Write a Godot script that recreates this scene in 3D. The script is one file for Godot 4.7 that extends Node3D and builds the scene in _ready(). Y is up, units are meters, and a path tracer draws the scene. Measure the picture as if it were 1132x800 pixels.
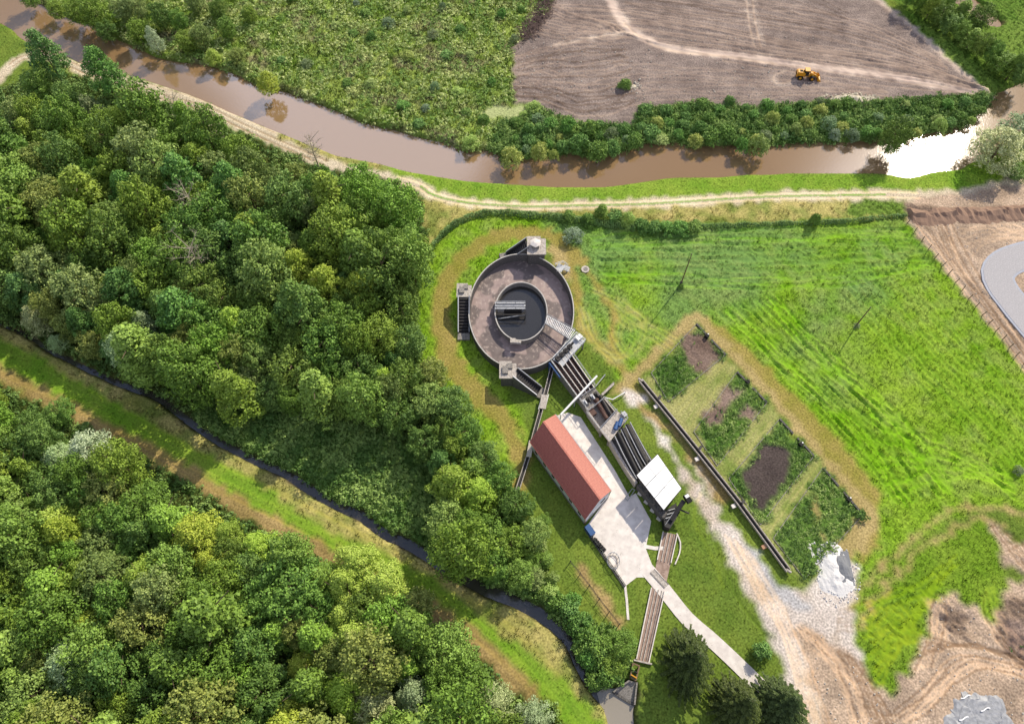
extends Node3D
# A sewage works beside a muddy river, seen obliquely from the air. Units are metres, y is up, the ground lies near y = 0.

var rng := RandomNumberGenerator.new()
var M := {}
var used := {}

const EYE := 165.0          # flying height
const TILT := 28.0          # degrees between the line of sight and the plumb line
const FOCUS := 850.0        # survey sheet units per unit of tangent
const CELL := 0.5
const GX0 := -195.0
const GZ0 := -266.0
const NX := 781
const NZ := 557

var hgt := PackedFloat32Array()
var reg := PackedByteArray()
var regw := PackedByteArray()
var worn := PackedByteArray()
var cr := PackedFloat32Array()
var cg := PackedFloat32Array()
var cb := PackedFloat32Array()
var tint_img: Image
const TW := 2048
const TH := 1460

enum {LAWN, FIELD, PLOUGH, TRACK, GRAVEL, SOIL, OLIVE, TAN, FOREST, MEADOW, DRY, LEVEE, RED, BEDSOIL, STRIP, BANK, GREY, RIVERBED, DITCHBED, SLOPE, DRIVEN, MAUVE, DUCKWEED, LUSH, PALE}

# ---------------------------------------------------------------- survey
func P(u: float, v: float, h := 0.0) -> Vector3:
	# a reading of the aerial survey sheet (1132 by 800 units) carried to the level h
	var a := deg_to_rad(TILT)
	var x := (u - 566.0) / FOCUS
	var y := (400.0 - v) / FOCUS
	var down := cos(a) - y * sin(a)
	var t := (EYE - h) / down
	return Vector3(x * t, h, (-sin(a) - y * cos(a)) * t)

func pts(text: String, h := 0.0) -> PackedVector3Array:
	var out := PackedVector3Array()
	for w in text.split(" ", false):
		var c := w.split(",")
		out.append(P(float(c[0]), float(c[1]), h))
	return out

func raw_pts(text: String) -> PackedVector2Array:
	var out := PackedVector2Array()
	for w in text.split(" ", false):
		var c := w.split(",")
		out.append(Vector2(float(c[0]), float(c[1])))
	return out

func smooth_line(p: PackedVector3Array, step := 1.0) -> PackedVector3Array:
	var out := PackedVector3Array()
	var n := p.size()
	for i in n - 1:
		var p0 := p[maxi(i - 1, 0)]
		var p1 := p[i]
		var p2 := p[i + 1]
		var p3 := p[mini(i + 2, n - 1)]
		var k := maxi(1, int(p1.distance_to(p2) / step))
		for j in k:
			out.append(p1.cubic_interpolate(p2, p0, p3, float(j) / k))
	out.append(p[n - 1])
	return out

# ---------------------------------------------------------------- naming
func numbered(called: String) -> String:
	var n: int = used.get(called, -1) + 1
	used[called] = n
	return called if n == 0 else "%s_%03d" % [called, n]

func thing(called: String, label: String, category: String, at := Vector3.ZERO, turn := 0.0, group := "") -> Node3D:
	var o := Node3D.new()
	o.name = numbered(called)
	add_child(o)
	o.position = at
	o.rotation.y = turn
	return tag(o, label, category, group)

func tag(o: Node3D, label: String, category: String, group := "") -> Node3D:
	o.set_meta("label", label)
	o.set_meta("category", category)
	if group != "":
		o.set_meta("group", group)
	return o

func mesh_node(called: String, m: Mesh, mat: Material, parent: Node = null) -> MeshInstance3D:
	var o := MeshInstance3D.new()
	o.name = numbered(called) if parent == null else StringName(called)
	o.mesh = m
	if mat:
		o.material_override = mat
	if parent == null:
		add_child(o)
	else:
		var k := 0
		var nm := called
		while parent.has_node(NodePath(nm)):
			k += 1
			nm = "%s_%03d" % [called, k]
		o.name = nm
		parent.add_child(o, true)
	return o

func obj(called: String, st: SurfaceTool, mat: Material, parent: Node = null) -> MeshInstance3D:
	return mesh_node(called, st.commit(), mat, parent)

func struct(called: String, m: Mesh, mat: Material) -> MeshInstance3D:
	var o := mesh_node(called, m, mat)
	o.set_meta("kind", "structure")
	return o

func dup(o: Node3D, at: Vector3, turn: float, label: String, sc := Vector3.ONE) -> Node3D:
	var c: Node3D = o.duplicate()
	var base := String(o.name)
	if base.length() > 4 and base[base.length() - 4] == "_" and base.right(3).is_valid_int():
		base = base.left(base.length() - 4)
	c.name = numbered(base)
	add_child(c)
	c.position = at
	c.rotation.y = turn
	c.scale = sc
	c.set_meta("label", label)
	return c

# ---------------------------------------------------------------- shapes
var box_mesh := BoxMesh.new()
var tube_mesh := CylinderMesh.new()
var ball_mesh := SphereMesh.new()

func new_st() -> SurfaceTool:
	var st := SurfaceTool.new()
	st.begin(Mesh.PRIMITIVE_TRIANGLES)
	return st

func app(st: SurfaceTool, m: PrimitiveMesh, x: Transform3D) -> void:
	# the faces of a simple shape, set in place
	var a := m.get_mesh_arrays()
	var v: PackedVector3Array = a[Mesh.ARRAY_VERTEX]
	var n: PackedVector3Array = a[Mesh.ARRAY_NORMAL]
	var nb := x.basis.inverse().transposed()
	for k in (a[Mesh.ARRAY_INDEX] as PackedInt32Array):
		st.set_normal((nb * n[k]).normalized())
		st.add_vertex(x * v[k])

func bx(st: SurfaceTool, c: Vector3, size: Vector3, b := Basis.IDENTITY) -> void:
	app(st, box_mesh, Transform3D(b.scaled_local(size), c))

func dir_basis(d: Vector3, up := Vector3.UP) -> Basis:
	# x along d
	var x := d.normalized()
	var z := x.cross(up)
	if z.length() < 1e-4:
		z = x.cross(Vector3.RIGHT)
	z = z.normalized()
	return Basis(x, z.cross(x), z)

func bar(st: SurfaceTool, a: Vector3, b: Vector3, w: float, h: float) -> void:
	var bs := dir_basis(b - a)
	bx(st, (a + b) / 2.0, Vector3(a.distance_to(b), h, w), bs)

func tube(st: SurfaceTool, a: Vector3, b: Vector3, r: float, r2 := -1.0) -> void:
	var bs := dir_basis(b - a)
	var t := Basis(bs.y, bs.x, -bs.z)
	var l := a.distance_to(b)
	if r2 < 0.0:
		app(st, tube_mesh, Transform3D(t.scaled_local(Vector3(r, l, r)), (a + b) / 2.0))
	else:
		var cm := CylinderMesh.new()
		cm.radial_segments = 8
		cm.rings = 1
		cm.top_radius = r2
		cm.bottom_radius = r
		cm.height = l
		app(st, cm, Transform3D(t, (a + b) / 2.0))

func tri(st: SurfaceTool, a: Vector3, b: Vector3, c: Vector3) -> void:
	# clockwise seen from the front
	var n := (c - a).cross(b - a).normalized()
	for q in [a, b, c]:
		st.set_normal(n)
		st.add_vertex(q)

func quad(st: SurfaceTool, a: Vector3, b: Vector3, c: Vector3, d: Vector3) -> void:
	tri(st, a, b, c)
	tri(st, a, c, d)

func slab(st: SurfaceTool, top: PackedVector3Array, down: float) -> void:
	# a flat polygon with sides that reach down below it
	var p2 := PackedVector2Array()
	for q in top:
		p2.append(Vector2(q.x, q.z))
	var idx := Geometry2D.triangulate_polygon(p2)
	for k in range(0, idx.size(), 3):
		var a := top[idx[k]]
		var b := top[idx[k + 1]]
		var c := top[idx[k + 2]]
		if (c - a).cross(b - a).y < 0:
			var s := b
			b = c
			c = s
		tri(st, a, b, c)
	var n := top.size()
	var cw := Geometry2D.is_polygon_clockwise(p2)
	for k in n:
		var a := top[k]
		var b := top[(k + 1) % n]
		var d := Vector3(0, -down, 0)
		if cw:
			quad(st, a, a + d, b + d, b)
		else:
			quad(st, a, b, b + d, a + d)

func noise(seed_: int, freq: float, oct := 3) -> FastNoiseLite:
	var f := FastNoiseLite.new()
	f.seed = seed_
	f.noise_type = FastNoiseLite.TYPE_SIMPLEX_SMOOTH
	f.frequency = freq
	f.fractal_type = FastNoiseLite.FRACTAL_FBM
	f.fractal_octaves = oct
	return f

func lin(r: float, g: float, b: float, k := 1.0) -> Color:
	# colour given as 0..255 display values, returned linear
	var c := Color(r / 255.0, g / 255.0, b / 255.0).srgb_to_linear()
	return Color(c.r * k, c.g * k, c.b * k)

func grain(seed_: int, freq: float, a: Color, b: Color, size := 256) -> NoiseTexture2D:
	var t := NoiseTexture2D.new()
	t.width = size
	t.height = size
	t.seamless = true
	t.normalize = true
	t.noise = noise(seed_, freq, 4)
	var g := Gradient.new()
	g.offsets = PackedFloat32Array([0.15, 0.5, 0.85])
	g.colors = PackedColorArray([a, a.lerp(b, 0.5), b])
	t.color_ramp = g
	return t

func surf(called: String, a: Color, b: Color, rough := 0.85, scale_ := 0.25, freq := 0.03, metal := 0.0, bump := 0.0) -> StandardMaterial3D:
	# weathered surface: colour wanders between a and b over 1/scale_ metres
	var m := StandardMaterial3D.new()
	m.resource_name = called
	m.albedo_texture = grain(hash(called) % 1000, freq, a, b)
	m.uv1_triplanar = true
	m.uv1_world_triplanar = true
	m.uv1_scale = Vector3(scale_, scale_, scale_)
	m.roughness = rough
	m.metallic = metal
	M[called] = m
	return m

func plain(called: String, c: Color, rough := 0.7, metal := 0.0) -> StandardMaterial3D:
	var m := StandardMaterial3D.new()
	m.resource_name = called
	m.albedo_color = c
	m.roughness = rough
	m.metallic = metal
	M[called] = m
	return m

func s8(r: int, g: int, b: int) -> Color:
	return Color8(r, g, b)

func _ready() -> void:
	rng.seed = 4711
	tube_mesh.top_radius = 1.0
	tube_mesh.bottom_radius = 1.0
	tube_mesh.height = 1.0
	tube_mesh.radial_segments = 8
	tube_mesh.rings = 1
	ball_mesh.radius = 1.0
	ball_mesh.height = 2.0
	ball_mesh.radial_segments = 12
	ball_mesh.rings = 6
	set_view()
	set_light()
	make_materials()
	build_ground()
	build_water()
	build_hardstanding()
	build_tank()
	build_pumps()
	build_shelter()
	build_house()
	build_channels()
	build_site()
	build_beds()
	build_fences_and_poles()
	build_vegetation()

func set_view() -> void:
	var cam := Camera3D.new()
	cam.name = "camera"
	cam.fov = rad_to_deg(2.0 * atan(400.0 / FOCUS))
	cam.near = 1.0
	cam.far = 4000.0
	cam.position = Vector3(0, EYE, 0)
	cam.rotation_degrees = Vector3(-90.0 + TILT, 0, 0)
	cam.current = true
	add_child(cam)

func set_light() -> void:
	var env := Environment.new()
	env.background_mode = Environment.BG_SKY
	var sky := Sky.new()
	var sm := ProceduralSkyMaterial.new()
	sm.sky_top_color = Color(0.50, 0.58, 0.74)
	sm.sky_horizon_color = Color(0.84, 0.85, 0.88)
	sm.sky_curve = 0.22
	sm.sky_energy_multiplier = 0.8
	sm.ground_bottom_color = Color(0.25, 0.27, 0.2)
	sm.ground_horizon_color = Color(0.7, 0.73, 0.75)
	var cov := NoiseTexture2D.new()
	cov.width = 1024
	cov.height = 512
	cov.seamless = true
	cov.noise = noise(17, 0.006, 5)
	var g := Gradient.new()
	g.offsets = PackedFloat32Array([0.45, 0.75])
	g.colors = PackedColorArray([Color(0, 0, 0, 0), Color(0.85, 0.85, 0.88, 0.8)])
	cov.color_ramp = g
	sm.sky_cover = cov
	sm.sky_cover_modulate = Color(1.7, 1.7, 1.75)
	sky.sky_material = sm
	env.sky = sky
	env.tonemap_mode = Environment.TONE_MAPPER_LINEAR
	env.tonemap_exposure = 1.0
	env.sdfgi_enabled = true
	env.ssao_enabled = true
	env.ssil_enabled = true
	var we := WorldEnvironment.new()
	we.name = "world_environment"
	we.environment = env
	add_child(we)
	var sun := DirectionalLight3D.new()
	sun.name = "sun"
	sun.light_energy = 1.5
	sun.light_color = Color(1.0, 0.955, 0.87)
	sun.light_angular_distance = 0.5
	sun.shadow_enabled = true
	sun.rotation_degrees = Vector3(-40.0, 180.0 - 37.0, 0.0)
	add_child(sun)

func make_materials() -> void:
	surf("concrete", s8(150, 142, 134), s8(198, 190, 180), 0.9, 0.22)
	surf("pale_concrete", s8(206, 198, 191), s8(228, 221, 213), 0.9, 0.06)
	surf("old_concrete", s8(104, 100, 96), s8(160, 154, 146), 0.92, 0.3)
	surf("dark_concrete", s8(70, 68, 66), s8(112, 108, 104), 0.9, 0.3)
	surf("sludge", s8(112, 94, 88), s8(150, 128, 120), 0.75, 0.12, 0.02)
	surf("galvanized", s8(140, 143, 148), s8(186, 188, 192), 0.5, 0.5, 0.03, 0.3)
	surf("dark_steel", s8(34, 33, 34), s8(62, 58, 56), 0.55, 0.5, 0.03, 0.3)
	surf("rubber", s8(20, 20, 21), s8(40, 38, 37), 0.6, 0.6)
	surf("rusty_steel", s8(70, 48, 40), s8(104, 74, 62), 0.7, 0.5)
	surf("rim_concrete", s8(168, 164, 158), s8(206, 202, 196), 0.9, 0.3)
	surf("pale_gravel", s8(150, 156, 168), s8(186, 188, 196), 0.95, 0.5)
	surf("road_grey", s8(158, 156, 158), s8(184, 181, 182), 0.95, 0.3)
	surf("white_paint", s8(222, 222, 220), s8(240, 240, 238), 0.6, 0.2)
	surf("white_sheet", s8(242, 242, 242), s8(250, 250, 250), 0.45, 0.2)
	surf("white_wall", s8(214, 216, 218), s8(234, 234, 234), 0.9, 0.3)
	surf("roof_sheet", s8(164, 90, 76), s8(188, 116, 100), 0.5, 0.25)
	surf("blue_paint", s8(34, 70, 120), s8(56, 98, 150), 0.5, 0.5)
	surf("yellow_paint", s8(206, 142, 20), s8(226, 164, 44), 0.5, 0.7)
	surf("wood", s8(96, 78, 58), s8(140, 118, 90), 0.85, 0.6)
	surf("gravel_heap", s8(206, 204, 202), s8(232, 230, 226), 0.95, 0.4, 0.08)
	surf("grey_gravel", s8(110, 112, 116), s8(140, 142, 146), 0.95, 0.4, 0.08)
	surf("liner", s8(136, 138, 142), s8(164, 166, 170), 0.5, 0.12, 0.03)
	surf("rubble", s8(176, 164, 140), s8(220, 212, 192), 0.95, 0.6, 0.08)
	surf("lane_bed", s8(140, 118, 106), s8(170, 148, 134), 0.9, 0.1)
	surf("stone", s8(168, 160, 148), s8(206, 198, 186), 0.95, 0.6)
	surf("brick_block", s8(160, 120, 92), s8(196, 154, 120), 0.9, 0.6)
	plain("glass", Color(0.05, 0.06, 0.07), 0.1)
	plain("black", Color(0.03, 0.03, 0.03), 0.8)
	var bark := surf("bark", s8(88, 72, 56), s8(124, 108, 88), 0.95, 0.6)
	bark.roughness = 0.95
	surf("pale_bark", s8(150, 138, 120), s8(190, 178, 160), 0.95, 0.6)
	var leaf := StandardMaterial3D.new()
	leaf.resource_name = "leaf"
	leaf.vertex_color_use_as_albedo = true
	leaf.vertex_color_is_srgb = true
	leaf.roughness = 0.55
	leaf.metallic_specular = 0.35
	leaf.backlight = Color(0.6, 0.6, 0.6)
	leaf.cull_mode = BaseMaterial3D.CULL_DISABLED
	M["leaf"] = leaf

# ---------------------------------------------------------------- ground
func gi(x: float, z: float) -> Vector2:
	return Vector2((x - GX0) / CELL, (z - GZ0) / CELL)

func fill(id: int, text: String, h := 0.0) -> void:
	fill_poly(reg, id, pts(text, h))

func fill_poly(buf: PackedByteArray, id: int, p: PackedVector3Array) -> void:
	var q := PackedVector2Array()
	var lo := 1e9
	var hi := -1e9
	for a in p:
		var g := gi(a.x, a.z)
		q.append(g)
		lo = minf(lo, g.y)
		hi = maxf(hi, g.y)
	var n := q.size()
	for j in range(maxi(0, ceili(lo)), mini(NZ - 1, floori(hi)) + 1):
		var xs := PackedFloat32Array()
		for k in n:
			var a := q[k]
			var b := q[(k + 1) % n]
			if (a.y <= j) != (b.y <= j):
				xs.append(a.x + (j - a.y) / (b.y - a.y) * (b.x - a.x))
		xs.sort()
		for k in range(0, xs.size() - 1, 2):
			for i in range(maxi(0, ceili(xs[k])), mini(NX - 1, floori(xs[k + 1])) + 1):
				buf[j * NX + i] = id

func band(id: int, text: String, w: float, w2 := -1.0) -> void:
	# a strip of ground along a line
	var l := smooth_line(pts(text), 0.4)
	var n := l.size()
	for k in n:
		var r := (w if w2 < 0 else lerpf(w, w2, float(k) / n)) / 2.0 / CELL
		var g := gi(l[k].x, l[k].z)
		for j in range(maxi(0, floori(g.y - r)), mini(NZ - 1, ceili(g.y + r)) + 1):
			for i in range(maxi(0, floori(g.x - r)), mini(NX - 1, ceili(g.x + r)) + 1):
				if (i - g.x) * (i - g.x) + (j - g.y) * (j - g.y) <= r * r:
					reg[j * NX + i] = id

func pair(id: int, text: String, gauge: float, w: float) -> void:
	# two wheel lines side by side
	var l := smooth_line(pts(text), 0.3)
	for s in [-0.5, 0.5]:
		for k in l.size():
			var t := (l[mini(k + 1, l.size() - 1)] - l[maxi(k - 1, 0)]).normalized()
			var q: Vector3 = l[k] + Vector3(-t.z, 0, t.x) * gauge * s
			var g := gi(q.x, q.z)
			if w > 0.0:
				reg[clampi(roundi(g.y), 0, NZ - 1) * NX + clampi(roundi(g.x), 0, NX - 1)] = id

func carve(l: PackedVector3Array, w: float, d: float) -> void:
	# a groove (or a ridge, when d is above 0) along a line
	var r := maxf(w / 2.0 / CELL, 0.71)
	var done := {}
	for a in l:
		var g := gi(a.x, a.z)
		for j in range(maxi(0, floori(g.y - r)), mini(NZ - 1, ceili(g.y + r)) + 1):
			for i in range(maxi(0, floori(g.x - r)), mini(NX - 1, ceili(g.x + r)) + 1):
				var e := Vector2(i - g.x, j - g.y).length() / r
				if e < 1.0:
					var k := j * NX + i
					var v := d * (1.0 - e)
					if not done.has(k) or absf(done[k]) < absf(v):
						done[k] = v
	for k in done:
		hgt[k] += done[k]
		if d < -0.1 and absf(done[k]) > absf(d) * 0.3:
			worn[k] = 1

func stamp(r: int, c: Color, a: float) -> Image:
	var s := 2 * r + 1
	var im := Image.create(s, s, false, Image.FORMAT_RGBA8)
	for y in s:
		for x in s:
			var e := Vector2(x - r, y - r).length() / (r + 0.5)
			im.set_pixel(x, y, Color(c.r, c.g, c.b, a * clampf((1.0 - e) * 1.8, 0.0, 1.0)))
	return im

func paint(l: PackedVector3Array, w: float, c: Color, a := 0.6) -> void:
	# worn or bruised line in the colour of the ground; c is a display tint around 0.86 grey
	var px := TW / (NX * CELL)
	var r := maxi(1, roundi(w / 2.0 * px))
	var im := stamp(r, c, a)
	var box := Rect2i(0, 0, 2 * r + 1, 2 * r + 1)
	var last := Vector2(-99, -99)
	for q in l:
		var at := Vector2((q.x - GX0) * px, (q.z - GZ0) * px)
		if at.distance_to(last) < r * 0.9:
			continue
		last = at
		if at.x < r or at.y < r or at.x > TW - r - 1 or at.y > TH - r - 1:
			continue
		tint_img.blend_rect(im, box, Vector2i(at) - Vector2i(r, r))

func paintl(text: String, w: float, c: Color, a := 0.6) -> void:
	paint(smooth_line(pts(text), 0.25), w, c, a)

func blur(src: PackedFloat32Array, r: int) -> PackedFloat32Array:
	var tmp := PackedFloat32Array()
	tmp.resize(NX * NZ)
	var inv := 1.0 / (2 * r + 1)
	for j in NZ:
		var b := j * NX
		var s := 0.0
		for i in range(-r, r + 1):
			s += src[b + clampi(i, 0, NX - 1)]
		for i in NX:
			tmp[b + i] = s * inv
			s += src[b + mini(i + r + 1, NX - 1)] - src[b + maxi(i - r, 0)]
	var out := PackedFloat32Array()
	out.resize(NX * NZ)
	for i in NX:
		var s := 0.0
		for j in range(-r, r + 1):
			s += tmp[clampi(j, 0, NZ - 1) * NX + i]
		for j in NZ:
			out[j * NX + i] = s * inv
			s += tmp[mini(j + r + 1, NZ - 1) * NX + i] - tmp[maxi(j - r, 0) * NX + i]
	return out

func sink(ids: Array, depth: float, r: int) -> void:
	var m := PackedFloat32Array()
	m.resize(NX * NZ)
	for k in NX * NZ:
		m[k] = 1.0 if reg[k] in ids else 0.0
	m = blur(blur(m, r), r)
	for k in NX * NZ:
		if m[k] > 0.001:
			hgt[k] -= depth * smoothstep(0.1, 0.75, m[k])

func ground_at(x: float, z: float) -> float:
	var g := gi(x, z)
	var i := clampi(int(g.x), 0, NX - 2)
	var j := clampi(int(g.y), 0, NZ - 2)
	var fx := clampf(g.x - i, 0, 1)
	var fz := clampf(g.y - j, 0, 1)
	return lerpf(lerpf(hgt[j * NX + i], hgt[j * NX + i + 1], fx), lerpf(hgt[(j + 1) * NX + i], hgt[(j + 1) * NX + i + 1], fx), fz)

func region_at(x: float, z: float) -> int:
	var g := gi(x, z)
	return regw[clampi(roundi(g.y), 0, NZ - 1) * NX + clampi(roundi(g.x), 0, NX - 1)]

const RIVER_NORTH := "-160,-40 -60,-28 14,-4 42,4 66,16 106,29 117,40 148,53 170,64 191,69 228,73 265,85 286,98 312,102 346,114 386,130 397,136 439,146 466,154 492,159 513,170 542,167 558,180 581,176 626,171 661,175 685,171 692,167 719,159 748,158 761,163 806,162 860,162 885,158 938,159 970,156 1007,152 1031,148 1065,143 1082,128 1100,106 1132,92 1240,60"
const RIVER_SOUTH := "1260,95 1150,125 1120,150 1089,172 1070,180 1060,188 1033,189 1017,193 1004,197 980,192 959,191 832,192 798,195 740,196 706,201 666,207 626,207 580,204 518,200 492,196 450,189 418,180 373,172 344,160 312,147 280,134 254,123 228,111 201,101 170,91 143,82 89,70 77,62 40,52 21,40 16,33 0,24 -60,10 -160,-8"
const TRACK_LINE := "-60,140 0,84 12,72 24,64 50,60 80,72 111,85 148,95 186,109 225,119 265,138 300,154 330,167 360,180 400,192 439,198 465,206 481,216 518,224 580,228 640,227 719,225 799,220 860,217 911,216 980,215 1017,216 1070,213 1105,205 1140,199 1250,190"
const DITCH_LINE := "-60,330 0,357 28,369 53,386 80,399 127,421 170,437 199,458 238,485 278,506 314,522 346,543 375,559 399,570 423,588 450,600 471,613 500,632 532,649 560,660 587,672 613,690 632,709 645,737 663,765 680,785 690,810 700,850"
const CHANNEL_MID := "741,588 733,618 722,660 714,700 709,731"

func map_regions() -> void:
	reg.resize(NX * NZ)
	reg.fill(LAWN)
	fill(MEADOW, "-300,-60 640,-60 612,0 598,20 570,45 566,62 567,112 560,125 600,125 660,138 720,160 640,175 560,183 492,159 397,136 312,102 191,69 106,29 42,4 -200,-40")
	fill(LUSH, "955,-60 1010,30 1050,65 1095,103 1340,40 1340,-60")
	fill(PLOUGH, "625,-60 610,0 606,14 590,22 583,42 570,45 566,62 567,112 590,118 630,132 660,140 700,138 706,118 760,115 832,117 905,112 1000,109 1095,103 1050,65 1010,30 955,-10 910,-60")
	band(PALE, "668,-30 675,0 690,25 712,42 745,54 800,60 860,68 920,76 980,83 1040,95 1100,107", 3.0, 1.8)
	band(PALE, "700,38 675,38 640,45 612,50", 1.2)
	band(PALE, "823,-30 826,0 829,25 835,50", 0.8)
	band(PALE, "831,-30 834,0 837,25 843,52", 0.8)
	band(PALE, "955,-14 1010,31 1050,67 1092,103", 1.8)
	band(PALE, "885,89 862,93 856,85 868,78", 0.8)
	fill(SLOPE, "590,118 630,132 660,140 700,138 706,118 760,115 832,117 905,112 1000,109 1095,103 1130,110 1089,170 1065,143 1007,152 938,159 832,162 748,158 684,171 626,171 560,183 540,160 560,125")
	fill(DUCKWEED, "534,120 550,116 578,117 588,122 580,128 556,132 536,130")
	# south of the river
	fill(LEVEE, "430,183 492,196 580,204 706,201 832,192 980,192 1033,189 1089,172 1160,150 1300,140 1300,186 1132,198 1070,211 980,213 860,215 719,223 580,226 500,220 465,204 430,195")
	fill(DRY, "60,60 143,82 201,101 280,134 344,160 430,183 430,199 360,184 300,160 225,126 148,102 80,80 60,68")
	fill(LAWN, "-60,10 0,24 16,33 21,50 0,70 -60,130")
	band(TRACK, TRACK_LINE, 3.6)
	band(TRACK, "90,74 148,93 225,117 300,151", 5.0)
	fill(DRY, "455,214 481,222 518,229 580,233 719,230 860,222 1000,221 1003,240 938,241 860,243 760,246 650,240 545,231 497,250 476,274 466,268 468,236")
	fill(LUSH, "940,222 1002,221 1001,239 938,240")
	fill(SOIL, "1003,222 1017,217 1070,214 1105,206 1140,200 1340,190 1340,640 1136,412 1003,246")
	fill(BANK, "1003,226 1070,231 1340,224 1340,238 1070,243 1003,240")
	fill(FIELD, "476,276 497,252 545,233 650,242 760,248 860,245 1000,242 1003,248 1132,408 1340,660 1340,700 1132,560 1085,560 1050,575 1000,605 950,645 945,615 965,585 960,560 930,520 780,352 770,345 690,425 660,400 620,430 575,500 570,560 540,500 500,440 465,400 455,340")
	fill(LAWN, "520,330 600,270 640,330 650,380 700,440 730,460 800,560 850,620 880,660 872,700 882,800 700,860 690,760 600,640 575,545 585,480 560,430")
	fill(LAWN, "636,370 668,400 690,432 664,442 640,410 628,390")
	# mown paths
	fill(OLIVE, "778,350 800,360 880,438 945,505 972,545 974,600 950,622 958,570 880,470 800,385")
	band(OLIVE, "569,545 577,519 571,493 558,466 534,442 508,412 492,385 487,359 489,327 500,301 518,279 545,262 580,256 600,258 613,264 640,287", 4.2)
	band(OLIVE, "490,340 492,385 508,412 534,442 553,458", 5.2)
	band(OLIVE, "608,264 622,278 631,293 638,327 641,359 668,387 692,415 715,440", 2.6)
	band(OLIVE, "640,287 650,300 666,325 679,348 676,375 687,400", 1.6)
	fill(TAN, "606,268 622,275 632,300 625,310 612,290")
	band(TAN, "684,432 725,391 768,350", 2.8)
	band(TAN, "768,350 778,358 862,448 956,560", 2.5)
	band(TAN, "956,560 958,580 928,614", 5.0)
	fill(STRIP, "768,356 955,568 888,642 860,612 712,425")
	# drying beds
	fill(SLOPE, "770,358 802,392 739,444 720,412")
	fill(MAUVE, "757,366 772,367 790,380 795,398 778,412 757,404 754,384")
	fill(SLOPE, "815,411 848,445 793,515 767,477")
	fill(MAUVE, "806,424 820,434 800,466 782,472 776,462")
	fill(MAUVE, "822,446 838,450 830,466 816,463")
	fill(SLOPE, "862,463 900,504 841,580 806,529")
	fill(BEDSOIL, "819,526 847,488 872,500 878,512 868,534 849,562 834,564")
	fill(SLOPE, "910,517 954,569 890,640 855,595")
	fill(TAN, "897,545 904,553 909,565 903,580 897,566")
	fill(TAN, "908,588 915,590 912,596 906,594")
	# gravel
	fill(GRAVEL, "686,432 698,427 707,432 712,441 710,451 698,449")
	band(GRAVEL, "712,456 722,466 730,478 745,505 760,527", 1.3)
	band(GRAVEL, "766,512 776,525 786,545 795,572", 1.2)
	band(RED, "706,449 722,460 742,475 756,492 770,512", 1.6)
	band(RED, "778,512 788,530 800,548", 3.0)
	band(GRAVEL, "757,522 775,552 800,590", 2.0, 4.0)
	fill(GRAVEL, "792,572 815,588 840,615 852,642 870,652 893,656 905,632 918,613 935,612 946,625 948,660 942,690 952,715 958,735 965,755 985,790 990,900 880,900 884,800 868,752 850,700 828,660 800,610")
	fill(SOIL, "878,690 915,705 955,735 985,795 1000,900 930,900 905,770 888,720")
	fill(GREY, "822,598 842,614 856,640 885,662 904,676 880,676 850,652")
	fill(SOIL, "955,735 980,770 1005,745 1025,700 1026,665 1040,653 1056,655 1070,668 1080,672 1098,640 1108,650 1140,640 1340,640 1340,900 960,900 985,795")
	fill(SOIL, "1088,575 1132,600 1340,620 1340,660 1140,640 1112,625 1098,590")
	fill(BANK, "1046,676 1058,672 1070,684 1072,700 1060,708 1048,698")
	fill(BANK, "1100,668 1116,664 1140,660 1340,660 1340,760 1132,742 1112,722 1104,700")
	fill(MAUVE, "1108,690 1128,682 1140,700 1136,724 1118,716")
	fill(DRIVEN, "948,655 1000,612 1050,582 1088,575 1098,590 1112,625 1108,660 1096,690 1080,672 1056,655 1026,665 1025,700 1005,745 980,770 955,735 945,695")
	# woods
	fill(FOREST, "-200,150 0,100 40,80 80,82 150,104 186,116 225,127 265,146 300,162 330,174 360,186 430,196 466,220 468,262 460,300 455,340 465,400 500,440 530,480 560,540 590,580 600,640 640,680 690,700 690,760 640,730 590,672 530,645 460,607 375,556 278,503 199,455 127,418 53,380 0,354 -200,290")
	fill(SLOPE, "215,440 280,455 330,440 400,470 470,500 500,560 530,620 600,640 640,680 695,700 690,765 640,735 590,672 530,645 460,607 375,556 278,503 215,466")
	fill(FOREST, "-300,340 0,424 53,450 98,473 159,511 212,534 300,585 380,610 430,640 513,694 545,736 580,757 620,792 660,860 -300,900")
	fill(DRY, "-200,300 0,357 53,386 80,399 127,421 170,437 199,458 278,506 346,543 399,570 471,613 532,649 587,672 632,709 663,765 690,810 660,860 620,792 580,757 545,736 513,694 430,640 380,610 300,585 212,534 159,511 98,473 53,450 0,424 -200,380")
	band(LEVEE, "-60,360 0,388 40,408 114,450 186,492 238,522 286,551 341,590 420,625 487,663 526,697 566,726 600,752 626,775 655,810", 5.2)
	band(RED, "-60,385 0,412 26,426 72,450 132,482 199,517 265,559 310,585 400,632 497,687 545,728 590,768", 3.2)
	band(RED, "640,628 655,648 668,665 681,690", 2.4)
	band(TAN, "940,672 960,645 996,609 1033,575 1070,560 1100,560 1140,572 1180,590", 1.0)
	band(TAN, "950,690 985,642 1017,609 1045,591 1065,581 1086,576 1110,582", 1.0)
	for a in ["684,346 690,356 712,366 745,388", "678,336 700,352 724,362 748,376", "655,318 690,336 715,356", "668,388 690,392 708,376 712,356 704,346 690,352 684,372 690,386", "640,340 648,364 660,384 684,402", "646,336 656,362 668,382 690,398"]:
		pair(STRIP, a, 1.2, 0.55)
	# water beds
	var river := pts(RIVER_NORTH, -1.3)
	river.append_array(pts(RIVER_SOUTH, -1.3))
	fill_poly(reg, RIVERBED, river)
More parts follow.
